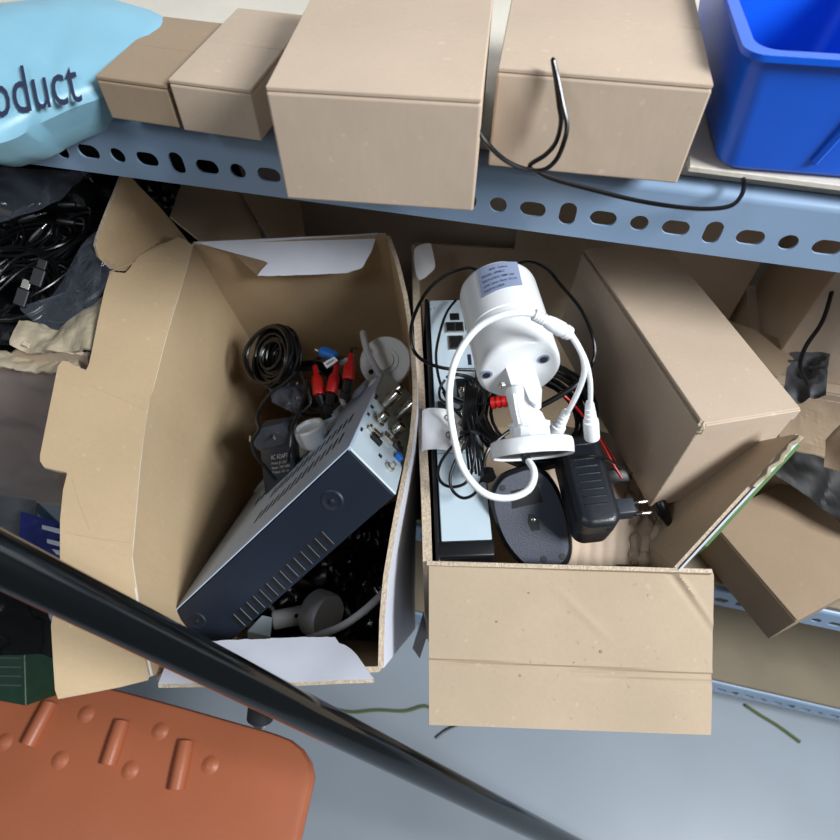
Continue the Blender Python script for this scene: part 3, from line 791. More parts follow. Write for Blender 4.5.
# sticker conforming to the housing
S = [(477, 270), (517, 262), (522.5, 285), (482, 298)]
rows = [[oncyl(lerp(lerp(S[0][0], S[1][0], j/16), lerp(S[3][0], S[2][0], j/16), i/8), lerp(lerp(S[0][1], S[1][1], j/16)-3*math.sin(PI*j/16), lerp(S[3][1], S[2][1], j/16)-3*math.sin(PI*j/16), i/8), .0004) for j in range(17)] for i in range(9)]
stk = cam.add('sticker', grid(rows, .0002), 'sticker', smooth=True, label='silver grey rating sticker')
lines = ['AHD   Camera', 'MODEL: AP200-2', 'RESOLUTION: 1080P 2.0M', 'LENS: 3.6mm  Power: DC12V', 'MADE IN CHINA']
tb_ = B(); lst = []
for i, s_ in enumerate(lines):
    T = txt(s_, 1.0); wmax = max(v_.co.x for v_ in T.verts)
    W_ = [.5, .62, .86, .92, .55][i]; x_0 = .28 if i == 0 else .08
    for v_ in T.verts:
        a = x_0+v_.co.x/wmax*W_*(.9); b = .20+.175*i - v_.co.y*.115
        x = lerp(lerp(S[0][0], S[1][0], a), lerp(S[3][0], S[2][0], a), b); y = lerp(lerp(S[0][1], S[1][1], a), lerp(S[3][1], S[2][1], a), b)-3*math.sin(PI*a)
        v_.co = oncyl(x, y, .0008)
    lst.append(T)
cam.add('lettering', merge(*lst), 'ink', stk)
# rear cap details
capn = -ax
cpl = Pl(Cr, Cr+ax.orthogonal(), Cr+ax.cross(ax.orthogonal()))
for (x, y) in ((486.5, 374.5), (543.5, 359)):
    c = cpl.hit(x, y, .0003)
    sc = cam.add('screw_recess', lathe(c, capn, [(0, .0050), (.0006, .0050), (.0006, 0)], 24), 'sticker', label='dark oval screw recess')
    cam.add('screw', lathe(c, capn, [(.0006, .0034), (.0014, .003), (.0014, 0)], 16), 'rubber', sc, smooth=True)
# bracket block under the rear cap
jt = P(531, 404, .488)
bA = P(519, 371, .500)
Ub = (P(536, 367, .498)-P(508, 373, .500)); Vb = (P(528, 408, .482)-P(521, 370, .496)); Wb = Ub.cross(Vb).normalized()
if Wb.dot(CAM-bA) < 0: Wb = -Wb
A = Aff(P(506, 373, .503), Ub, Vb, Wb)
cam.add('bracket_cheek', A.poly([(.02, -.05), (.88, -.05), (1.0, .1), (1.10, .72), (1.02, .95), (.80, 1.05), (.62, .9), (.52, .55), (.30, .45), (.10, .42)], -.010, .006), 'white', smooth=False)
cam.add('bracket_screw', lathe(P(503.5, 385, .494), (P(497, 386, .492)-P(508, 384, .496)), [(0, .0028), (.003, .0028), (.0035, .002), (.0035, 0)], 14), 'chrome', smooth=True)
a0, a1 = P(519, 391, .500), P(528, 425, .497)
cam.add('arm', lathe(a0, a1-a0, [(-.004, .0), (-.004, .0095), (0, .0112), ((a1-a0).length, .0112), ((a1-a0).length+.004, 0)], 28), 'white', smooth=True)
cam.add('arm_rib', tube([P(513.5, 394, .489), P(516, 410, .488), P(519, 424, .487)], .0012, 6, 3), 'white', smooth=True)
cam.add('ball_joint', lathe(P(531, 421, .497), YV*1.0+XV*-.1, [(-.011, 0), (-.0095, .006), (-.006, .0095), (0, .0115), (.006, .0095), (.0095, .006), (.011, 0)], 24), 'white', smooth=True)
# collar and mount
mc = P(532, 452, .500); mx = (YV*.985+XV*-.075+FW*.17).normalized()
cn = []
for i in range(24):
    a = 2*PI*i/24
prof = [(.012, .0165), (.020, .0160), (.0205, .0172), (.0235, .0172), (.024, .0150), (.026, .012), (.026, 0)]
cam.add('lock_ring', lathe(mc, mx, [(.009, 0), (.009, .0165)]+prof, 14), 'white')
o_ = cam.add('mount_base', lathe(mc, mx, [(.004, 0), (.004, .0295), (-.0035, .0315), (-.0035, .0332), (.0, .0336), (.006, .0336), (.0088, .0328), (.0098, .031), (.0098, 0)], 56), 'white', smooth=True)
cam.add('mount_underside', lathe(mc, mx, [(.0036, 0), (.0036, .0292), (-.0010, .0302), (-.0018, .0300), (-.0018, 0)], 48), 'black', label='dark hollow underside')
nt_ = P(526, 459, .468)
cam.add('cable_notch', lathe(nt_+FW*-.0006, -FW+YV*-.3, [(-.006, .0034), (.0006, .0034), (.0006, 0)], 16), 'black', label='dark cable notch in the rim')
ZC = .455
cp = [(527, 459, .470), (533, 468, .462), (534, 478, .457), (529, 489, .455), (517, 496, .455), (502, 498, .456), (486, 494, .456), (472, 482, .457), (461, 464, .458), (455, 442, .459), (450.5, 416, .460), (449.5, 390, .460), (454, 365, .458), (464, 344, .455), (480, 326, .451), (500, 316, .447), (520, 312.5, .447), (534, 314, .449)]
cb_ = cam.add('cable', tube([P(*q) for q in cp], .00265, 12, 8), 'wcable', smooth=True)
c0, c1 = P(533, 314, .449), P(570, 334, .458); d = c1-c0; L = d.length
prof = [(0, .0030)]
for i in range(4): prof += [(.001+i*.0024, .0046), (.0024+i*.0024, .0046), (.0025+i*.0024, .0038), (.0033+i*.0024, .0038)]
prof += [(.012, .0048), (.017, .0056), (L*.78, .0058), (L*.80, .0050), (L*.84, .0050), (L*.85, .0056), (L*.90, .0056), (L*.91, .0050), (L*.95, .0054), (L, .0050), (L, 0)]
cam.add('cable_splitter', lathe(c0, d, prof, 24), 'wcable', smooth=True)
k1 = [(568, 332, .458), (576, 343, .464), (583, 358, .472), (584, 374, .485), (578, 392, .50), (570, 408, .515), (565, 416, .525)]
k2 = [(569, 331, .459), (578, 345, .468), (586, 362, .480), (590, 380, .495), (590.5, 396, .510), (590, 408, .52)]
cam.add('tail_cable', tube([P(*q) for q in k1], .0023, 10, 6), 'wcable', smooth=True)
cam.add('tail_cable', tube([P(*q) for q in k2], .0021, 10, 6), 'wcable', smooth=True)
def plug(th, a, b, par=None, r=.0068):
    d = b-a; L = d.length
    prof = [(0, r*.45)]
    for i in range(4): prof += [(L*(.05+i*.11), r*(.55+.07*i)), (L*(.12+i*.11), r*(.58+.07*i)), (L*(.125+i*.11), r*(.45+.07*i)), (L*(.155+i*.11), r*(.45+.07*i))]
    prof += [(L*.5, r*.95), (L*.62, r), (L*.98, r), (L, r*.9), (L, 0)]
    return th.add('plug', lathe(a, d, prof, 20), 'wcable', par, smooth=True)
plug(cam, P(567, 411, .522), P(551, 440, .545))
plug(cam, P(589.5, 402, .518), P(592, 438, .545))

# ============================================================ mouse, bottom up
mo = Thing('computer_mouse', 'dark grey computer mouse lying upside down in front of the camera mount', 'mouse', P(532, 520, .6))
mpl = Pl(P(512, 470, .612), P(545, 575, .612), P(493, 520, .612))
ol = [(516, 469), (530, 466), (545, 472), (557, 488), (566, 511), (571, 538), (570, 556), (562, 567), (545, 571), (529, 569), (517, 560), (503, 541), (494, 517), (491, 495), (500, 477)]
ct = V((sum(a for a, b in ol)/len(ol), sum(b for a, b in ol)/len(ol), 0))
olc = cr([V((a, b, 0)) for a, b in ol], 5, True)
def ringm(sc_, off_): return [mpl.hit(ct.x+(q.x-ct.x)*sc_, ct.y+(q.y-ct.y)*sc_, off_) for q in olc]
bm = loft([ringm(.90, -.0), ringm(.945, -.0006), ringm(.96, -.002)], True, False)
bm.faces.ensure_lookup_table()
mo.add('base_plate', loft([ringm(.93, -.002), ringm(.93, -.0006), ringm(.915, 0)], True, True), 'grey', smooth=True)
mo.add('shell', loft([ringm(.93, -.0015), ringm(1.0, -.004), ringm(1.03, -.010), ringm(1.0, -.020), ringm(.85, -.030), ringm(.5, -.037), ringm(.1, -.039)], True, True), 'mside', smooth=True)
def disc(x, y, r, h, m, nm, lab=None, c=-.0002):
    return mo.add(nm, lathe(mpl.hit(x, y, c), mpl.n, [(0, r), (h, r), (h*1.05, r*.85), (h*1.05, 0)], 24), m, label=lab, smooth=True)
for (x, y) in ((502.5, 488), (538, 480.5), (562.5, 556.5), (526, 565)): disc(x, y, .0032, .0007, 'rubber', 'foot')
disc(543.5, 559.5, .0037, .0004, 'matte', 'screw_hole', 'black screw hole')
A4 = [mpl.hit(*q, .0003) for q in ((511, 491), (538, 485), (543, 502), (512, 509))]
mo.add('label_recess', panel(A4, .0003, mpl.n, (0, 0, 0)), 'mside', label='dark rectangular label area')
A4 = [mpl.hit(*q, .0006) for q in ((529, 514), (533, 514), (539, 522), (540, 530), (532, 531), (528, 522))]
sn = mo.add('sensor_window', panel(A4, .0005, mpl.n, (0, 0, 0)), 'black', label='glossy sensor window')
mo.add('sensor_lens', lathe(mpl.hit(533.5, 520, .0006), mpl.n, [(0, .0022), (.0006, .0022), (.0010, .0012), (.0010, 0)], 14), 'chrome', sn, smooth=True)

# ============================================================ power adapter with ridges
ad = Thing('power_adapter', 'big black plug-in power adapter with ridged grip, right of the mouse', 'power adapter', P(590, 485, .6))
a_, b_, c_ = P(567, 437, .585), P(590, 434, .582), P(619, 526, .572)
A0, A1, A2 = P(566, 436, .590), P(592, 432, .584), P(584, 541, .578)
ua = (P(617, 520, .574)-P(585, 526, .572)); va = (P(602, 525, .550)-P(577, 434, .600))
na = ua.cross(va).normalized()
if na.dot(CAM-A0) < 0: na = -na
# top face narrower than the base: body made of stacked rounded sections
def rrect(o, u, v, n_, x0_, x1_, y0_, y1_, r, h_):
    pts = []
    for cx, cy, a0 in ((x1_-r, y1_-r, 0), (x0_+r, y1_-r, PI/2), (x0_+r, y0_+r, PI), (x1_-r, y0_+r, 1.5*PI)):
        for k_ in range(8):
            a = a0+PI/2*k_/7; pts.append(o+u*(cx+r*math.cos(a))+v*(cy+r*math.sin(a))+n_*h_)
    return pts
uh = (ua-va.normalized()*ua.dot(va.normalized())).normalized(); vh = va.normalized(); La = va.length
if uh.dot(XV) < 0: uh = -uh
o = P(577, 434, .600)
W2 = .0185
secs = [(-.0, .006, .004), (-.0015, .0025, .006), (-.005, .0, .008), (-.022, .0, .008), (-.023, .0008, .008), (-.024, .0, .008), (-.046, .001, .008), (-.049, .005, .006)]
ad.add('body', loft([rrect(o, uh, vh, na, -W2+i_, W2-i_+.002, i_, La-i_, r_+.004, h_) for h_, i_, r_ in secs], True, True), 'adpt', smooth=True)
bm_ = []
for i in range(9):
    y_ = .012+i*.0078
    if i == 1: continue
    bm_.append(tube([o+uh*(-.010)+vh*y_+na*.0001, o+uh*(.0)+vh*y_+na*.0006, o+uh*.011+vh*y_+na*.0001], .0010, 6, 4))
for i, b in enumerate(bm_): ad.add('grip_ridge', b, 'adpt', smooth=True)
for i in range(8):
    y_ = .014+i*.0078
    ad.add('side_ridge', tube([o+uh*(W2+.0018)+vh*y_-na*.006, o+uh*(W2+.0026)+vh*y_-na*.010, o+uh*(W2+.0018)+vh*y_-na*.016], .0010, 6, 3), 'adpt', smooth=True)
ad.add('cable_port', lathe(o+uh*.010+vh*(La-.001)-na*.014, vh, [(0, .0032), (.0015, .0032), (.0015, 0)], 16), 'matte')
pb = Aff(P(615, 507, .586), uh, vh, na)
blk = ad.add('plug_block', pb.box(-.004, .0195, -.0085, .0075, -.016, .0, .0018, 3), 'adpt2', smooth=True)
for dy in (-.0062, .0055):
    q = pb(.019, dy+.0015, -.006)
    ad.add('pin_sleeve', lathe(q, uh, [(0, .0022), (.006, .0022)], 12), 'matte', blk, smooth=True)
    ad.add('pin', lathe(q, uh, [(.005, .0019), (.014, .0019), (.016, .001), (.016, 0)], 12), 'chrome', blk, smooth=True, label='nickel plug pin')
wire('black cable lying across the ridged adapter toward the tilted carton', [(578, 458, .578), (592, 456, .577), (606, 459, .585), (620, 466, .60), (632, 474, .62)], .0013)
solo('plug', hexa([P(600, 470, .64), P(627, 468, .64), P(631, 482, .64), P(604, 484, .64), P(600, 470, .66), P(627, 468, .66), P(631, 482, .66), P(604, 484, .66)], .002), 'black', 'black square plug half hidden behind the ridged adapter', 'plug', P(615, 476, .65), smooth=True)

# ============================================================ crumpled cardboard liner
cl = [P(545, 425, .70), P(668, 440, .70), P(664, 566, .645), P(540, 566, .645)]
rows = []
n = 48
for i in range(n+1):
    row = []
    for j in range(n+1):
        s_, t_ = j/n, i/n
        e_ = .96+.03*noise.noise(V((t_*9, 1, 0)))
        q = cl[0].lerp(cl[1], s_*e_).lerp(cl[3].lerp(cl[2], s_*e_), t_)
        q += UP*(.0006*math.sin(s_*58+2*noise.noise(V((s_*2, t_*2, 7)))) + .006*noise.noise(V((s_*5, t_*3, 2))))
        if s_ > .72: q += UP*(.016*abs(noise.noise(V((s_*12, t_*9, 4)))) - .004)
        row.append(q)
    rows.append(row)
solo('cardboard_liner', grid(rows, .003, None, (0, 0, 1)), ['card3', 'edge'], 'crumpled corrugated cardboard sheet inside the right box beside the adapter', 'cardboard', P(620, 530, .68), smooth=True)
# small black plug with bent metal hook beside it
kp = Thing('power_plug', 'small black plug with a bent metal clip in the gap right of the crumpled cardboard', 'plug', P(664, 516, .66))
kp.add('body', lathe(P(658, 500, .640), P(671, 528, .645)-P(658, 500, .640), [(0, 0), (0, .005), (.003, .0068), (.016, .0068), (.022, .005), (.031, .003), (.031, 0)], 16), 'black', smooth=True)
kp.add('clip', tube([P(670, 524, .65), P(673, 531, .65), P(678, 530, .65), P(677, 526, .65)], .0008, 6, 4), 'chrome', smooth=True)
kp.add('cable', tube([P(671, 522, .66), P(673, 532, .67), P(669, 546, .69), P(662, 566, .71)], .0026, 8, 5), 'cable', smooth=True)

# ============================================================ LEFT BOX CONTENTS
# recorder tilted in the left box
a0 = P(349, 449, .565); aL = P(174, 613, .63); aH = P(395, 495, .572); aW = P(385, 369, .80)
U, Hh, Wd = aL-a0, aH-a0, aW-a0
dv = Thing('video_recorder', 'dark blue metal recorder tilted in the left carton, vent slots along its side', 'video recorder', a0)
# A: a along L (0..1), b along thickness (0..1), c along width (0..1)
A = Aff(a0, U, Hh, Wd)
nS = U.cross(Hh).normalized(); nS = nS if nS.dot(CAM-a0) > 0 else -nS        # side with vents
nT = U.cross(Wd).normalized(); nT = nT if nT.dot(CAM-a0) > 0 else -nT        # top lid, grazing
nRr = Hh.cross(Wd).normalized(); nRr = nRr if nRr.dot(CAM-a0) > 0 else -nRr   # rear with connectors
dv.add('chassis', A.box(.012, 1, .02, 1, .0, 1, .0012, 2), 'navy')
S_ = Aff(a0+nS*.0006, U, Hh, nS)
side = dv.add('side_cover', S_.box(.004, 1.0, .012, 1.0, -.0006, .0004, .0004, 1), 'navy')
def sgrid(fn, n, m, s0, s1, t0, t1):
    return grid([[fn(lerp(s0, s1, i/n), lerp(t0, t1, j/m)) for i in range(n+1)] for j in range(m+1)])
# dimpled screws
def Sp(px, py, off=.001):
    return Pl(a0, aL, aH).hit(px, py, off)
for (x, y, r) in ((332, 501, .0062), (197, 621, .0055)):
    c = Sp(x, y, .0008)
    dv.add('screw_dimple', lathe(c, nS, [(.0, r*1.9), (.0012, r*1.55), (.0010, r*1.3), (-.0004, r*.75), (-.0004, 0)], 36), 'navy', side, smooth=True)
    dv.add('screw', lathe(c, nS, [(-.0004, r*.5), (.0016, r*.42), (.0022, r*.2), (.0022, 0)], 18), 'rubber', side, smooth=True)
# 13 vent slots: photo ends (331,533)/(228..) -> fitted on the side
v0, v1 = Sp(328, 539, 0), Sp(240, 621, 0)
dS = (Hh.normalized())
va_, vb_ = Sp(322, 531, 0), Sp(334, 543.5, 0)
sl = (vb_-va_)
st_ = (Sp(234, 613.5, 0)-va_)/13.0
tS = st_.normalized()
slots = []; lips = []
for i in range(14):
    p_ = va_+st_*i
    w_ = .0016
    slots.append(hexa([p_+nS*.0006, p_+sl+nS*.0006, p_+sl+tS*w_*3.1+nS*.0006, p_+tS*w_*3.1+nS*.0006, p_+nS*.0012, p_+sl+nS*.0012, p_+sl+tS*w_*3.1+nS*.0012, p_+tS*w_*3.1+nS*.0012]))
    lips.append(tube([p_+nS*.0016-tS*.0004, p_+sl*.5+nS*.0018-tS*.0004, p_+sl+nS*.0016-tS*.0004], .0006, 5, 2))
sv = dv.add('vent_slots', merge(*slots), 'matte', label='row of black vent slots')
sub(dv, 'vent_lips', merge(*lips), 'mesh', sv, True)
# lid
Tq = Aff(a0+nT*.0006, U, Wd, nT)
lid = dv.add('lid', Tq.box(-.004, 1.0, -.006, 1.0, -.0002, .0012, .0005, 1), 'mtop', label='light grey metal lid')
def Tp(px, py, off=.0022): return Pl(a0, aL, aW).hit(px, py, off)
for row in range(2):
    holes = []
    for i in range(15):
        s_ = .10+.036*i; t_ = .22+.22*row
        holes.append(Tq.box(s_, s_+.014, t_, t_+.10, .0010, .0016))
    dv.add('vent_slots', merge(*holes), 'rubber', label='short slots in the lid')
holes = []
for i in range(12):
    s_ = .30+.045*i; holes.append(Tq.box(s_, s_+.02, .62, .70, .0010, .0016))
dv.add('vent_slots', merge(*holes), 'rubber', label='short slots in the lid')
# raised tabs along the far lid edge
for (s0, s1) in ((.10, .20), (.30, .52), (.56, .78), (.82, .95)):
    dv.add('lid_ridge', Tq.box(s0, s1, .93, 1.03, .0, .006, .0008, 1), 'mtop', label='raised lid edge')
# rear port plate
Rq = Aff(a0+nRr*.0004, Hh, Wd, nRr)
rear = dv.add('rear_panel', Rq.box(.0, 1.0, .0, 1.0, -.001, .0012, .0006, 1), 'metal')
dv.add('rear_edge', Rq.box(-.03, .03, .0, 1.0, -.002, .0018, .0006, 1), 'mtop')
rpl = Pl(a0, aH, aW)
def Rp(px, py, off=.0018): return rpl.hit(px, py, off)
hu, wu = Hh.normalized(), Wd.normalized()
def rbox(name, x, y, hw, ww, c0, c1, m, lab=None, bev=.0004):
    q = Rp(x, y, 0); Z_ = Aff(q, hu, wu, nRr)
    return dv.add(name, Z_.box(-hw/2, hw/2, -ww/2, ww/2, c0, c1, bev, 1), m, label=lab)
for (x, y, h_, w_) in ((375, 398, .004, .014), (371, 408, .004, .007), (367, 415, .004, .007), (360, 430, .004, .008), (379, 457, .004, .006), (398, 444, .004, .007)):
    rbox('port_label', x, y, h_, w_, .001, .0021, 'ink', bev=.0)
for (x, y, dx_, dy_, L_) in ((383, 407, 1, 0, .020), (397, 418, 1, 0, .022), (378, 422, 1, 0, .011), (393, 434, 1, 0, .012), (390, 397, 1, 0, .016), (404, 409, 1, 0, .014)):
    bnc(dv, Rp(x, y), nRr, L_*1.25, .0058)
rbox('vga_socket', 372, 434, .016, .008, .001, .006, 'chrome', 'metal display socket')
rbox('network_socket', 385, 441, .013, .012, .001, .007, 'chrome')
rbox('usb_socket', 374, 442, .013, .007, .001, .006, 'matte')
rbox('socket_row', 396, 449, .012, .012, .001, .005, 'mesh')
rbox('switch', 396, 459, .008, .008, .001, .007, 'blue', 'small blue socket')
dv.add('ground_screw', lathe(Rp(389, 468), nRr, [(0, .0050), (.003, .0050), (.003, .003), (.008, .003), (.008, 0)], 16), 'chrome', smooth=True)

# coil of black cable
nC = (-FW*.75 - XV*.55 + YV*.15).normalized(); uC = nC.cross(YV).normalized(); vC = nC.cross(uC)
coil('coil of glossy black cable in the back left corner of the left carton', P(280, 358, .80), uC, vC, nC, .029, 34, .0020, .85, 11)
coil('smaller tangle of black cable under the red plug ends in the left carton', P(312, 385, .83), XV, (YV*.8-FW*.6).normalized(), (FW*-.8-YV*.6).normalized(), .036, 9, .0022, .5, 12)
# red boots
for (x0_, y0_, x1_, y1_, x2_, y2_, Z_, lb_) in ((315, 366, 319, 395, 327, 418, .775, 'leftmost of the three red plug ends with black sleeves in the left carton'),
        (337, 365, 331, 393, 328, 412, .770, 'middle one of the three red plug ends with black sleeves in the left carton'),
        (351, 354, 348, 380, 345, 398, .760, 'rightmost of the three red plug ends with black sleeves in the left carton')):
    p0, p1, p2 = P(x0_, y0_, Z_), P(x1_, y1_, Z_-.012), P(x2_, y2_, Z_-.004)
    t = Thing('video_plug', lb_, 'plug', p1, 'red plug ends in the left carton')
    L = (p1-p0).length
    t.add('boot', lathe(p0, p1-p0, [(0, 0), (0, .0034), (L*.3, .0036), (L*.38, .0058), (L*.5, .0070), (L*.95, .0074), (L, .0066), (L, 0)], 20), 'red', smooth=True)
    t.add('sleeve', lathe(p1, p2-p1, [(-.001, 0), (-.001, .0058), (.014, .0056), (.0145, .0068), ((p2-p1).length, .0066), ((p2-p1).length, 0)], 20), 'black', smooth=True)
    t.add('cable', tube([p0, p0+(p0-p1)*.3+FW*.01, p0+(p0-p1)*.4+FW*.05], .0018, 7, 5), 'cable', smooth=True)
# blue connector with tag
p0, p1 = P(335, 356, .775), P(320, 351, .78)
bc = Thing('connector', 'blue connector with a white paper tag behind the red plug ends', 'plug', p0)
L = (p1-p0).length
bc.add('boot', lathe(p0, p1-p0, [(-.001, 0), (-.001, .0060), (L*.5, .0072), (L*.9, .0066), (L, .0045), (L, 0)], 20), 'blue', smooth=True)
bc.add('tip', lathe(p1, p1-p0, [(0, .0032), (.006, .0032), (.006, 0)], 14), 'chrome', smooth=True)
tg = [P(323, 363, .768), P(334, 356.5, .768), (P(338, 360.5, .768)), P(327, 368.5, .768)]
tgo = bc.add('tag', panel(tg, .0004), ['paper', 'paper'], label='white paper tag')
T = txt('AUDIO', 1.0); m_ = max(v_.co.x for v_ in T.verts); nn = (tg[1]-tg[0]).cross(tg[3]-tg[0]).normalized(); nn = nn if nn.dot(CAM-tg[0]) > 0 else -nn
T.free()
bc.add('print_line', hexa([tg[0].lerp(tg[1], a).lerp(tg[3].lerp(tg[2], a), b)+nn*c for c in (.0002, .0006) for a, b in ((.15, .35), (.8, .35), (.8, .6), (.15, .6))]), 'sticker', tgo)
# white cable stubs
for (pts, lab) in (([(338, 391, .78), (341, 398, .77), (344, 405, .765)], 'short white cable end between the red plug ends'),
                   ([(352, 362, .79), (346, 360, .79), (340, 364, .79)], 'pale cable end under the rightmost red plug end'),):
    wire(lab, pts, .0032, 'gcable')
# white camera mount (round plate)
pc_ = Thing('camera_mount', 'round white camera mount with screw holes in the back right of the left carton', 'camera mount', P(385, 361, .80))
cN = (-FW*.93 + YV*.15 - XV*.12).normalized(); cC = P(385, 361, .80)
pc_.add('plate', lathe(cC, cN, [(-.012, 0), (-.012, .0325), (-.002, .0335), (.0, .0320), (.0, .018), (.0025, .0175), (.0025, .0125), (.006, .012), (.006, 0)], 48), 'white', smooth=True)
for (dx_, dy_) in ((.020, .012), (-.022, .013), (.002, -.025), (-.018, -.014)):
    pc_.add('screw_hole', lathe(cC+XV*dx_+YV*dy_+cN*(-.0002), cN, [(0, .0034), (.0008, .0034), (.0008, 0)], 16), 'rubber')
pc_.add('cable', tube([P(363, 333, .79), P(365, 343, .77), P(369, 356, .76), P(376, 368, .765), P(383, 377, .78)], .0042, 10, 6), 'gcable', smooth=True)
pc_.add('ball', lathe(P(378, 388, .78), cN, [(-.01, .006), (-.004, .0125), (0, .0132), (.005, .012), (.010, .007), (.012, 0)], 24), 'white', smooth=True)
# white ring / dome camera
dr = Thing('dome_camera', 'small white cup shaped camera part above the black wall adapter', 'security camera', P(311, 428, .74))
ca = (-FW*.45 + YV*.85 - XV*.30).normalized(); cd_ = P(313, 437, .745)
dr.add('cup', lathe(cd_, ca, [(-.010, 0), (-.010, .0145), (-.004, .0185), (.006, .0195), (.014, .0195), (.016, .0180), (.016, .015), (.012, .014), (.012, 0)], 40), 'white', smooth=True)
# pale clear plastic scraps
solo('plastic_wrap', crumpled_sheet((P(266, 372, .80), P(306, 384, .80), P(300, 416, .79), P(272, 402, .79)), 20, .006, 50, 21), 'film', 'scrap of clear crumpled plastic between the coil and the wall adapter', 'plastic', P(285, 395, .79), smooth=True)
# wall adapter with printed label
wa = Thing('power_adapter', 'black plug-in wall adapter with white printed text, prongs up, in the left carton', 'power adapter', P(272, 455, .72))
o = P(257, 429, .725); ux = P(291, 424, .720)-o; vx = P(264, 492, .755)-o
nx = ux.cross(vx).normalized(); nx = nx if nx.dot(CAM-o) > 0 else -nx
W_A = Aff(o, ux, vx, nx)
bd = wa.add('body', W_A.box(0, 1, 0, 1.1, -.03, 0, .004, 3), 'adpt2', smooth=True)
pf = wa.add('plug_face', W_A.poly([(-.18, .14), (.02, -.02), (.80, -.06), (.98, .08), (.82, .26), (.04, .30)], 0, .007), 'adpt2')
for (x, y) in ((251, 437), (274.5, 434)):
    q = Pl(o, o+ux, o+vx).hit(x, y, .007)
    wa.add('pin', lathe(q, nx+XV*.3, [(0, .0022), (.012, .0020), (.014, .0012), (.014, 0)], 12), 'chrome', pf, smooth=True)
ls = []
for s_, y_, sc_, w_ in (('AC ADAPTER', .50, .105, .62), ('Model: JF-1210', .58, .06, .45), ('Input: 100-240V', .65, .06, .55), ('Output: 12V 1A', .72, .06, .5)):
    T = txt(s_, 1.0); m_ = max(v_.co.x for v_ in T.verts)
    for v_ in T.verts: v_.co = W_A(.32+v_.co.x/m_*w_, y_-v_.co.y*sc_, .0006)
    ls.append(T)
wa.add('lettering', merge(*ls), 'wtext', bd, label='white printed text')
wire('black lead curving from the coil down beside the wall adapter', [(296, 372, .76), (286, 382, .755), (272, 392, .75), (262, 404, .745), (257, 418, .735), (259, 430, .715), (252, 442, .705), (256, 456, .705), (266, 468, .71), (276, 480, .715)], .0021)
wire('black lead hanging straight down between the wall adapter and the white cup', [(308, 380, .755), (304, 398, .745), (298, 414, .73), (292, 428, .715), (290, 445, .71), (288, 462, .71)], .0021)
wire('short black lead looping behind the white cup', [(300, 372, .77), (308, 390, .77), (310, 404, .77), (298, 414, .76)], .0021)
# dim things below the recorder
bb = Thing('bullet_camera', 'white camera with round base lying in the shade at the front of the left carton', 'security camera', P(325, 610, .76))
ax2 = (XV*.80 - YV*.12 - FW*.55).normalized()
q = P(316, 612, .76)
bb.add('mount_base', lathe(q, -ax2*1.0, [(.004, 0), (.004, .026), (.001, .0285), (-.018, .0285), (-.022, .026), (-.022, 0)], 44), 'white', smooth=True)
bb.add('arm', lathe(q, P(275, 620, .75)-q, [(-.004, 0), (-.004, .0115), (.050, .0115), (.052, .010), (.052, 0)], 28), 'white', smooth=True)
bb.add('bracket', hexa([P(247, 631, .72), P(262, 615, .72), P(272, 617, .72), P(270, 637, .72), P(247, 640, .735), P(262, 625, .735), P(272, 627, .735), P(270, 645, .735)], .001), 'metal')
bb.add('arm_hole', lathe(P(296, 616, .742), -FW, [(-.004, .002), (.001, .002), (.001, 0)], 12), 'matte')
bb.add('cable', tube([P(300, 642, .70), P(322, 634, .685), P(342, 626, .675), P(360, 614, .67), (P(374, 602, .67)), P(386, 590, .68)], .0042, 10, 6), 'gcable', smooth=True)
rows = crumpled_sheet((P(333, 525, .80), P(395, 500, .80), P(392, 650, .74), P(335, 660, .76)), 34, .012, 26, 31, .0008)
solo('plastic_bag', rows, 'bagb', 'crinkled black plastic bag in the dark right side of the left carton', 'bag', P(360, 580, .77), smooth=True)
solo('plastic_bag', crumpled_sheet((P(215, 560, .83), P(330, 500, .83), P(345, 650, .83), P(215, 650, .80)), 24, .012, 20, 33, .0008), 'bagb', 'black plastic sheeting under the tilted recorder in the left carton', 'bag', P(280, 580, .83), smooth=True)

# ============================================================ LEFT: torn carton of black cables
tcn = Thing('open_carton', 'torn brown carton at the far left, wrapped in film and full of black cables', 'box', V((-.62, .5, Z2)))
fz = 1.02
def FY(px, py, y): return PY(px, py, y)
topl = []
random.seed(4)
pl_front = Pl(PY(-60, 372, .345), PY(110, 372, .350), PY(30, 500, .335))
up_ = [(-80, 352), (-40, 356), (0, 362), (14, 352), (22, 344), (26, 346), (34, 354), (48, 352), (62, 352), (76, 354), (88, 356)]
dn2 = [(92, 510), (60, 506), (0, 498), (-80, 486)]
fpoly = jag(up_, 2.5, 3, 9)+dn2
tcn.add('front_panel', panel([pl_front.hit(*q) for q in fpoly], .005), ['card3', 'edge'], smooth=False)
# torn curled rim strips
def ribbon(top, bot, zt_, zb_, n, amp, seed):
    rt = cr([P(x, y, z) for (x, y, z) in top], 8); rb_ = cr([P(x, y, z) for (x, y, z) in bot], 8)
    rt, rb_ = polyline(rt, n), polyline(rb_, n); m = 8; rows = []
    for i in range(m+1):
        t_ = i/m
        rows.append([a.lerp(b, t_)+FW*(-amp*math.sin(PI*t_)+amp*.9*noise.noise(a.lerp(b, t_)*70+V((seed, 0, 0))))+YV*(amp*.5*noise.noise(a.lerp(b, t_)*110+V((0, seed, 0)))) for a, b in zip(rt, rb_)])
    return rows
tcn.add('torn_rim', grid(ribbon([(-30, 350, .70), (0, 352, .70), (20, 358, .70), (50, 362, .70), (80, 356, .69)], [(-30, 366, .68), (0, 368, .68), (25, 372, .68), (50, 374, .68), (84, 370, .67)], 0, 0, 90, .005, 2), .003), 'torn', smooth=True)
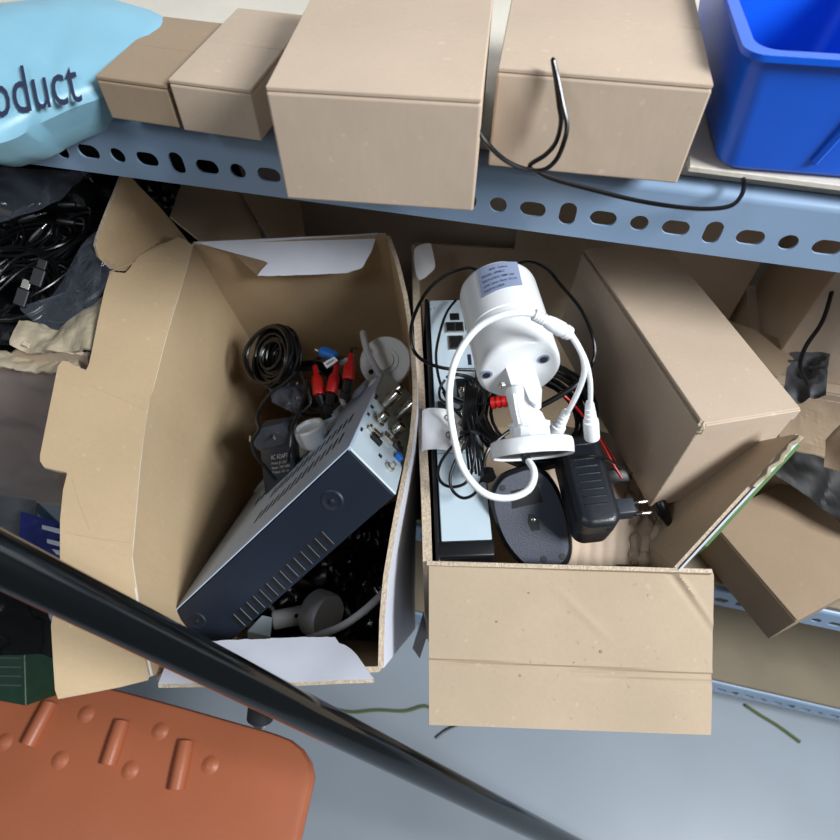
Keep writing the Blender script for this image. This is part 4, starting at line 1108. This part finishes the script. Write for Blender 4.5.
tcn.add('torn_flap', grid(ribbon([(20, 322, .70), (40, 325, .70), (58, 332, .70), (76, 318, .70), (92, 308, .70), (108, 296, .71)], [(12, 346, .68), (30, 354, .68), (52, 352, .67), (72, 352, .67), (88, 350, .66), (104, 350, .67)], 0, 0, 90, .004, 5), .003), 'torn', smooth=True)
tcn.add('side_panel', box((-.475, .35, Z2), (-.471, .755, .93)), 'card2')
tcn.add('back_panel', box((-1.0, .755, Z2), (-.471, .76, 1.06)), 'card2')
# brownish film hung over the front
def fsheet(px0, py0, px1, py1, off, n, amp, sc_, seed):
    rows = []
    for i in range(n+1):
        row = []
        for j in range(n+1):
            x, y = lerp(px0, px1, j/n), lerp(py0, py1, i/n)
            q = pl_front.hit(x, y, off); q += pl_front.n*amp*(noise.noise(q*sc_+V((seed, 0, 0)))+.6*abs(noise.noise(q*sc_*2.7)))
            row.append(q)
        rows.append(row)
    return grid(rows, .0003)
tcn.add('film_wrap', fsheet(-60, 372, 60, 500, .010, 26, .010, 12, 3), 'film2', label='creased clear film stretched over the front', smooth=True)
# black cables mass (countable as loops): several coils
specs = [(28, 236, .78, .045, .3), (62, 250, .80, .05, 1.0), (96, 232, .82, .045, .6), (18, 292, .74, .05, 2.0), (60, 300, .76, .05, 1.6), (88, 282, .78, .04, .2), (-18, 250, .78, .05, .9), (120, 255, .84, .05, .4)]
for i, (x, y, Z_, r_, tw) in enumerate(specs):
    random.seed(50+i)
    u_ = (XV*math.cos(tw)+YV*math.sin(tw)).normalized(); n_ = (-FW*.8+YV*.5+XV*random.uniform(-.4, .4)).normalized(); u_ = (u_-n_*u_.dot(n_)).normalized(); v_2 = n_.cross(u_)*random.uniform(.45, .9)
    coil(['coiled black cable nearest the left frame edge, with metal plug end', 'coiled black cable in the middle of the far left carton', 'coiled black cable at the back of the far left carton near the beam', 'black cable coil low at the left, beside the torn rim', 'black cable coil just above the clear plastic bag', 'black cable coil beside the torn flap corner of the open carton', 'black cable coil half cut off by the left frame edge', 'black cable coil deep behind the torn flap corner'][i], P(x, y, Z_), u_, v_2, n_, r_, 7, .0019, .5, 70+i)
solo('plastic_bag', crumpled_sheet((V((-1.0, .75, 1.22)), V((-.44, .75, 1.22)), V((-.44, .735, .9)), V((-1.0, .735, .9))), 24, .008, 12, 47, .002), 'bagb', 'large black sheet standing in for the shade behind the tangle of cables at the far left', 'bag', V((-.7, .75, .9)), smooth=True)  # upright black sheet added as painted shade behind the cables
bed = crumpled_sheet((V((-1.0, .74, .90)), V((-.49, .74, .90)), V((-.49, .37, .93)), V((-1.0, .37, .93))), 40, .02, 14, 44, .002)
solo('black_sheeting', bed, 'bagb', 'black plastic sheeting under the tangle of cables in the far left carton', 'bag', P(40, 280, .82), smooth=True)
for i, (pts) in enumerate(([(0, 290, .72), (20, 272, .72), (48, 256, .73), (90, 236, .75), (125, 222, .78)], [(0, 312, .70), (24, 300, .70), (52, 284, .71), (80, 262, .73)], [(0, 275, .72), (12, 262, .72), (30, 252, .73), (44, 262, .73), (40, 282, .72), (20, 288, .71)])):
    wire(['thin black cable running diagonally over the cables at the left edge', 'second thin black cable running below the diagonal one at the left edge', 'thin black cable bent in a hook at the left edge'][i], pts, .0016)
# metal plug ends glinting
for i, (x, y, a, l_) in enumerate(((27, 208, .6, 8), (36, 216, .3, 11), (42, 229, .8, 7), (75, 223, -.15, 8), (89, 177, -.9, 6), (76, 205, 0, 4))):
    p0, p1 = P(x, y, .70), P(x+l_*math.cos(a), y-l_*math.sin(a), .70)
    t = Thing('plug_end', ['silver plug tip highest of the slanted ones at the left', 'longest silver plug tip in the cable tangle', 'silver plug tip just under the longest one', 'silver plug tip lying level right of the others', 'silver plug tip close under the blue beam', 'tiny silver plug tip right of the cable coils'][i], 'plug', p0)
    t.add('tip', lathe(p0, p1-p0, [(0, 0), (0, .0009), ((p1-p0).length, .0009), ((p1-p0).length+.001, 0)], 8), 'chrome', smooth=True)
    t.add('body', lathe(p0, p0-p1, [(0, 0), (0, .0032), (.012, .0036), (.02, .002), (.02, 0)], 10), 'black', smooth=True)
for i, (x, y) in enumerate(((22, 288), (38, 268))):
    q = P(x, y, .70); 
    t = Thing('usb_plug', ['pale square plug end low in the cable tangle at the left', 'small plug end with two contacts in the cable tangle'][i], 'plug', q)
    A_ = Aff(q, (XV*.8-YV*.3).normalized(), (YV*.9+XV*.3).normalized(), -FW)
    t.add('shell', A_.box(0, .010, 0, .011, 0, .004, .0006, 1), 'chrome' if i == 0 else 'black')
    t.add('body', A_.box(-.002, .012, -.020, 0, -.001, .005, .001, 1), 'black')
# clear plastic bag bulging over the rim
pb_ = [(20, 307), (44, 302), (60, 285), (72, 262), (86, 240), (106, 228), (116, 250), (112, 290), (102, 304), (84, 318), (62, 330), (46, 332), (32, 320)]
pc2 = V((72, 290, 0)); ob = cr([V((a, b, 0)) for a, b in pb_], 5, True)
bm = B(); rings = []
NRG = 12
for k_ in range(NRG):
    t_ = k_/NRG
    rings.append([bm.verts.new(P(lerp(q.x, pc2.x, t_), lerp(q.y, pc2.y, t_), .700-.030*math.sin(t_*PI/2)+.008*noise.noise(V((lerp(q.x, pc2.x, t_)*.08, lerp(q.y, pc2.y, t_)*.08, 1)))+.005*abs(noise.noise(V((q.x*.2, t_*5, 1))))*(t_ > 0))) for q in ob])
for a, b in zip(rings, rings[1:]):
    for i in range(len(ob)): bm.faces.new((a[i], a[(i+1) % len(ob)], b[(i+1) % len(ob)], b[i]))
bm.faces.new(rings[-1])
solo('plastic_bag', bm, 'film', 'bluish clear plastic bag bulging over the torn rim at the left', 'bag', P(70, 290, .70), smooth=True)
# grey clear bag under the beam at far left and behind the flap tip
solo('plastic_bag', crumpled_sheet((P(-40, 165, .66), P(88, 172, .68), P(60, 200, .70), P(-40, 238, .68)), 22, .008, 22, 61), 'film', 'smoky clear bag hanging just under the beam at the far left', 'bag', P(20, 190, .67), smooth=True)
solo('plastic_bag', crumpled_sheet((P(146, 172, .86), P(182, 180, .88), P(172, 222, .86), P(150, 196, .84)), 14, .006, 26, 63), 'bagb', 'dark bluish plastic bag between the torn flap tip and the shaded carton', 'bag', P(163, 200, .86), smooth=True)
# shaded open carton behind the left box: slanted flaps
solo('cardboard_flap', panel([P(184, 176, .84), P(250, 190, .86), P(262, 240, .84), P(200, 240, .80), P(170, 216, .80)], .004), ['card2', 'edge'], 'slanted cardboard flap in shade directly behind the left open carton', 'cardboard', P(215, 210, .84))
solo('cardboard_flap', panel([P(235, 182, .85), P(300, 196, .87), P(305, 235, .85), P(270, 240, .83)], .004), ['card2', 'edge'], 'second slanted cardboard flap in shade, right of the first one behind the left carton', 'cardboard', P(270, 215, .85))
# printed bag and film below the left carton
solo('printed_bag', crumpled_sheet((P(22, 512, .72), P(66, 524, .70), P(66, 566, .68), P(20, 540, .70)), 16, .003, 30, 71), 'dkblue', 'dark blue printed bag below the far left carton, above the black tube', 'bag', P(44, 532, .70), smooth=True)
for i, (x, y) in enumerate(((40, 524), (44, 540), (58, 552))):
    pass
st = Thing('printed_strip', 'white printed strips on the dark blue bag at the left', 'packaging', P(45, 535, .69))
for (x, y) in ((42, 525), (47, 539), (52, 549)):
    st.add('strip', panel([P(x, y, .688), P(x+18, y+4, .678), P(x+18, y+9, .678), P(x, y+4, .688)], .0006), ['whitep', 'whitep'])
solo('plastic_film', crumpled_sheet((P(-60, 486, .76), P(30, 500, .74), P(40, 560, .72), P(-60, 560, .74)), 18, .008, 16, 73), 'mesh', 'dull greenish grey sack under the far left carton', 'bag', P(0, 525, .74), smooth=True)
solo('plastic_bag', crumpled_sheet((P(-60, 575, .80), P(40, 590, .80), P(58, 660, .80), P(-60, 650, .82)), 22, .008, 16, 75, .0006), 'bagb', 'dark shiny plastic sack under the black tube at the left', 'bag', P(0, 620, .8), smooth=True)
gp = Thing('printed_carton', 'dark green carton with pale printed lines at the lower left edge', 'box', P(0, 640, .86))
gA_, gB_, gC_ = P(-60, 622, .90), P(24, 636, .88), P(-60, 690, .88)
gp_ = Aff(gA_, gB_-gA_, gC_-gA_, (gB_-gA_).cross(gC_-gA_).normalized()*-1)
gp.add('body', gp_.box(0, 1, 0, 1, -.08, 0, .001, 1), 'darkgreen')
gnn = gp_.w if gp_.w.dot(CAM-gA_) > 0 else -gp_.w
for i in range(6): gp.add('print_line', hexa([gp_(a, b)+gnn*c for c in (.0002, .0007) for a, b in ((.66, .12+i*.13), (.96, .06+i*.13), (.96, .08+i*.13), (.66, .14+i*.13))]), 'mesh')

# ============================================================ black tube in the foreground
tf = Thing('tube_frame', 'glossy black round metal tube with a rubber bumper crossing the lower left', 'metal frame', V((0, -.15, 0)))
p1_, p2_ = P(0, 559, .345), P(350, 735, .545)
dt_ = p2_-p1_
tend = (p1_.z-.015)/(-dt_.z)
top_ = p1_-dt_*.95
tpw = [p1_+dt_*tend, p1_+dt_*3, p1_+dt_*2, p2_, p1_+dt_*.6, p1_+dt_*.3, p1_, p1_-dt_*.45, p1_-dt_*.8, top_+V((-.03, 0, .045)), top_+XV*-.10+V((0, 0, .0)), top_+XV*-.22-FH*.12-UP*.5, top_+XV*-.32-FH*.22-UP*1.0, top_+XV*-.42-FH*.32-UP*(top_.z-.015)]
tf.add('tube', tube(tpw, .0142, 24, 10), 'tube', smooth=True)
q = P(262, 700, .512); dd = (-YV*.9-XV*.12+FW*.1).normalized()
bp2 = tf.add('bumper', lathe(q, dd, [(-.006, 0), (-.006, .0100), (.001, .0108), (.0165, .0108), (.018, .009), (.018, 0)], 28), 'rubber', smooth=True)
tf.add('bumper_tip', lathe(q, dd, [(.0182, .0062), (.0225, .0055), (.0225, 0)], 20), 'chrome', bp2, smooth=True)

# ============================================================ orange seat
oc = Thing('plastic_chair', 'orange plastic chair seat with moulded ribs and bumps at the lower left', 'chair', V((-.35, .08, 0)))
ZO = 1.0
edge_ = [(-120, 690), (-60, 672), (-20, 666), (0, 665), (17, 664), (40, 669), (80, 680), (120, 690), (180, 706), (240, 723), (275, 733), (300, 745), (315, 770)]
ep = [PD(x, y, ZO) for x, y in edge_]
near = [Q(-.19, -.16, ZO), Q(-.25, -.20, ZO), Q(-.60, -.20, ZO), Q(-.68, -.05, ZO)]
outl = polyline(cr(ep, 4)+near+[ep[0]], 90)[:-1]
ctO = sum(outl, V())/len(outl)
def orr(s_, dz_): return [ctO+(q-ctO)*s_+V((0, 0, dz_)) for q in outl]
seat = oc.add('seat', loft([orr(.97, -.03), orr(1.0, -.022), orr(1.0, -.008), orr(.985, -.002), orr(.955, 0)], True, True), 'orange', smooth=True)
def bump(x, y, r, h_=.004):
    c = PD(x, y, ZO-.0002); oc.add('bump', lathe(c, UP, [(0, r*1.25), (h_*.25, r), (h_*.75, r*.7), (h_, r*.25), (h_, 0)], 20), 'orange', seat, smooth=True)
for (x, y) in ((16, 694), (86, 714), (-20, 712), (160, 731), (4, 742), (60, 760), (130, 770), (210, 765)): bump(x, y, .010)
for (a, b) in (((50, 703), (28, 745)), ((122, 722), (108, 765)), ((186, 742), (176, 790)), ((-30, 690), (-50, 740))):
    oc.add('rib', tube([PD(*a, ZO-.001), PD((a[0]+b[0])/2, (a[1]+b[1])/2, ZO-.003), PD(*b, ZO-.002)], .011, 14, 8), 'orange', seat, smooth=True)
for (x, F_) in ((-.62, .12), (-.30, .08), (-.30, -.14), (-.62, -.14)):
    oc.add('leg', tube([Q(x, F_, ZO+.02), Q(x, F_, 1.3), Q(x, F_, 1.558)], .011, 12, 4), 'tube', smooth=True)

# ============================================================ small things on the floor
def fl(px, py): return PD(px, py, 1.5565)
solo('strap', tube([fl(330, 708), fl(352, 712), fl(378, 710), fl(405, 711), fl(425, 706), fl(436, 712)], .004, 6, 6), 'olive', 'olive green strap lying on the grey floor below the left carton', 'strap', fl(380, 710), smooth=True)
solo('strap', tube([fl(745, 705), fl(760, 715), fl(778, 726), fl(800, 742)], .004, 6, 6), 'olive', 'short olive strap on the floor under the lowest blue beam', 'strap', fl(775, 724), smooth=True)
solo('cable', tube([fl(436, 738), fl(450, 728), fl(470, 722), fl(500, 724)], .003, 6, 6), 'cable', 'dark cable on the floor just below the hanging front flap', 'cable', fl(460, 728), smooth=True)
# stains on the hanging flap
fpq = Pl(P(429, 561, .592), P(714, 570, .592), P(429, 725, .572))
stb = [lathe(fpq.hit(x, y, .0012), fpq.n, [(-.0012, r), (-.0009, r*.9), (-.0009, 0)], 10) for (x, y, r) in ((649, 596, .0022), (687, 652, .0024), (601, 652, .0017), (520, 676, .0014), (529, 593, .0009), (497, 622, .0009), (574, 663, .0011), (660, 612, .0006))]
rb.add('stains', merge(*stb), 'stain', label='small brown stains on the front flap')

# ============================================================ light and camera
wd = bpy.data.worlds.new('room_light'); SC.world = wd; wd.use_nodes = True
wd.node_tree.nodes['Background'].inputs[0].default_value = (.80, .90, 1.0, 1)
wd.node_tree.nodes['Background'].inputs[1].default_value = .10
def area(name, loc, target, sx, sy, power, col):
    l = bpy.data.lights.new(name, 'AREA'); l.shape = 'RECTANGLE'; l.size = sx; l.size_y = sy; l.energy = power; l.color = col
    o = bpy.data.objects.new(name, l); COL.objects.link(o); o.location = loc
    o.rotation_euler = (V(target)-V(loc)).to_track_quat('-Z', 'Y').to_euler(); return o
area('window_daylight', (1.55, -.22, 2.60), (0, .3, .9), .8, .6, 88, (.93, .97, 1.0))
area('left_fill', (-.9, -.7, 2.5), (-.3, .4, 1.1), .5, .3, 8, (.88, .94, 1.0))  # unseen fill light, added to lighten the left beam and flap
cd = bpy.data.cameras.new('camera'); co = bpy.data.objects.new('camera', cd); COL.objects.link(co)
cd.sensor_width = 36; cd.sensor_fit = 'HORIZONTAL'; cd.lens = 36*FPX/840; cd.clip_start = .02
cd.dof.use_dof = True; cd.dof.focus_distance = .60; cd.dof.aperture_fstop = 8
co.matrix_world = Matrix.Translation(CAM) @ Matrix((XV, YV, -FW)).transposed().to_4x4()
SC.camera = co
SC.view_settings.view_transform = 'Standard'; SC.view_settings.look = 'None'
SC.view_settings.exposure = -0.12; SC.view_settings.gamma = 1; SC.view_settings.use_curve_mapping = False
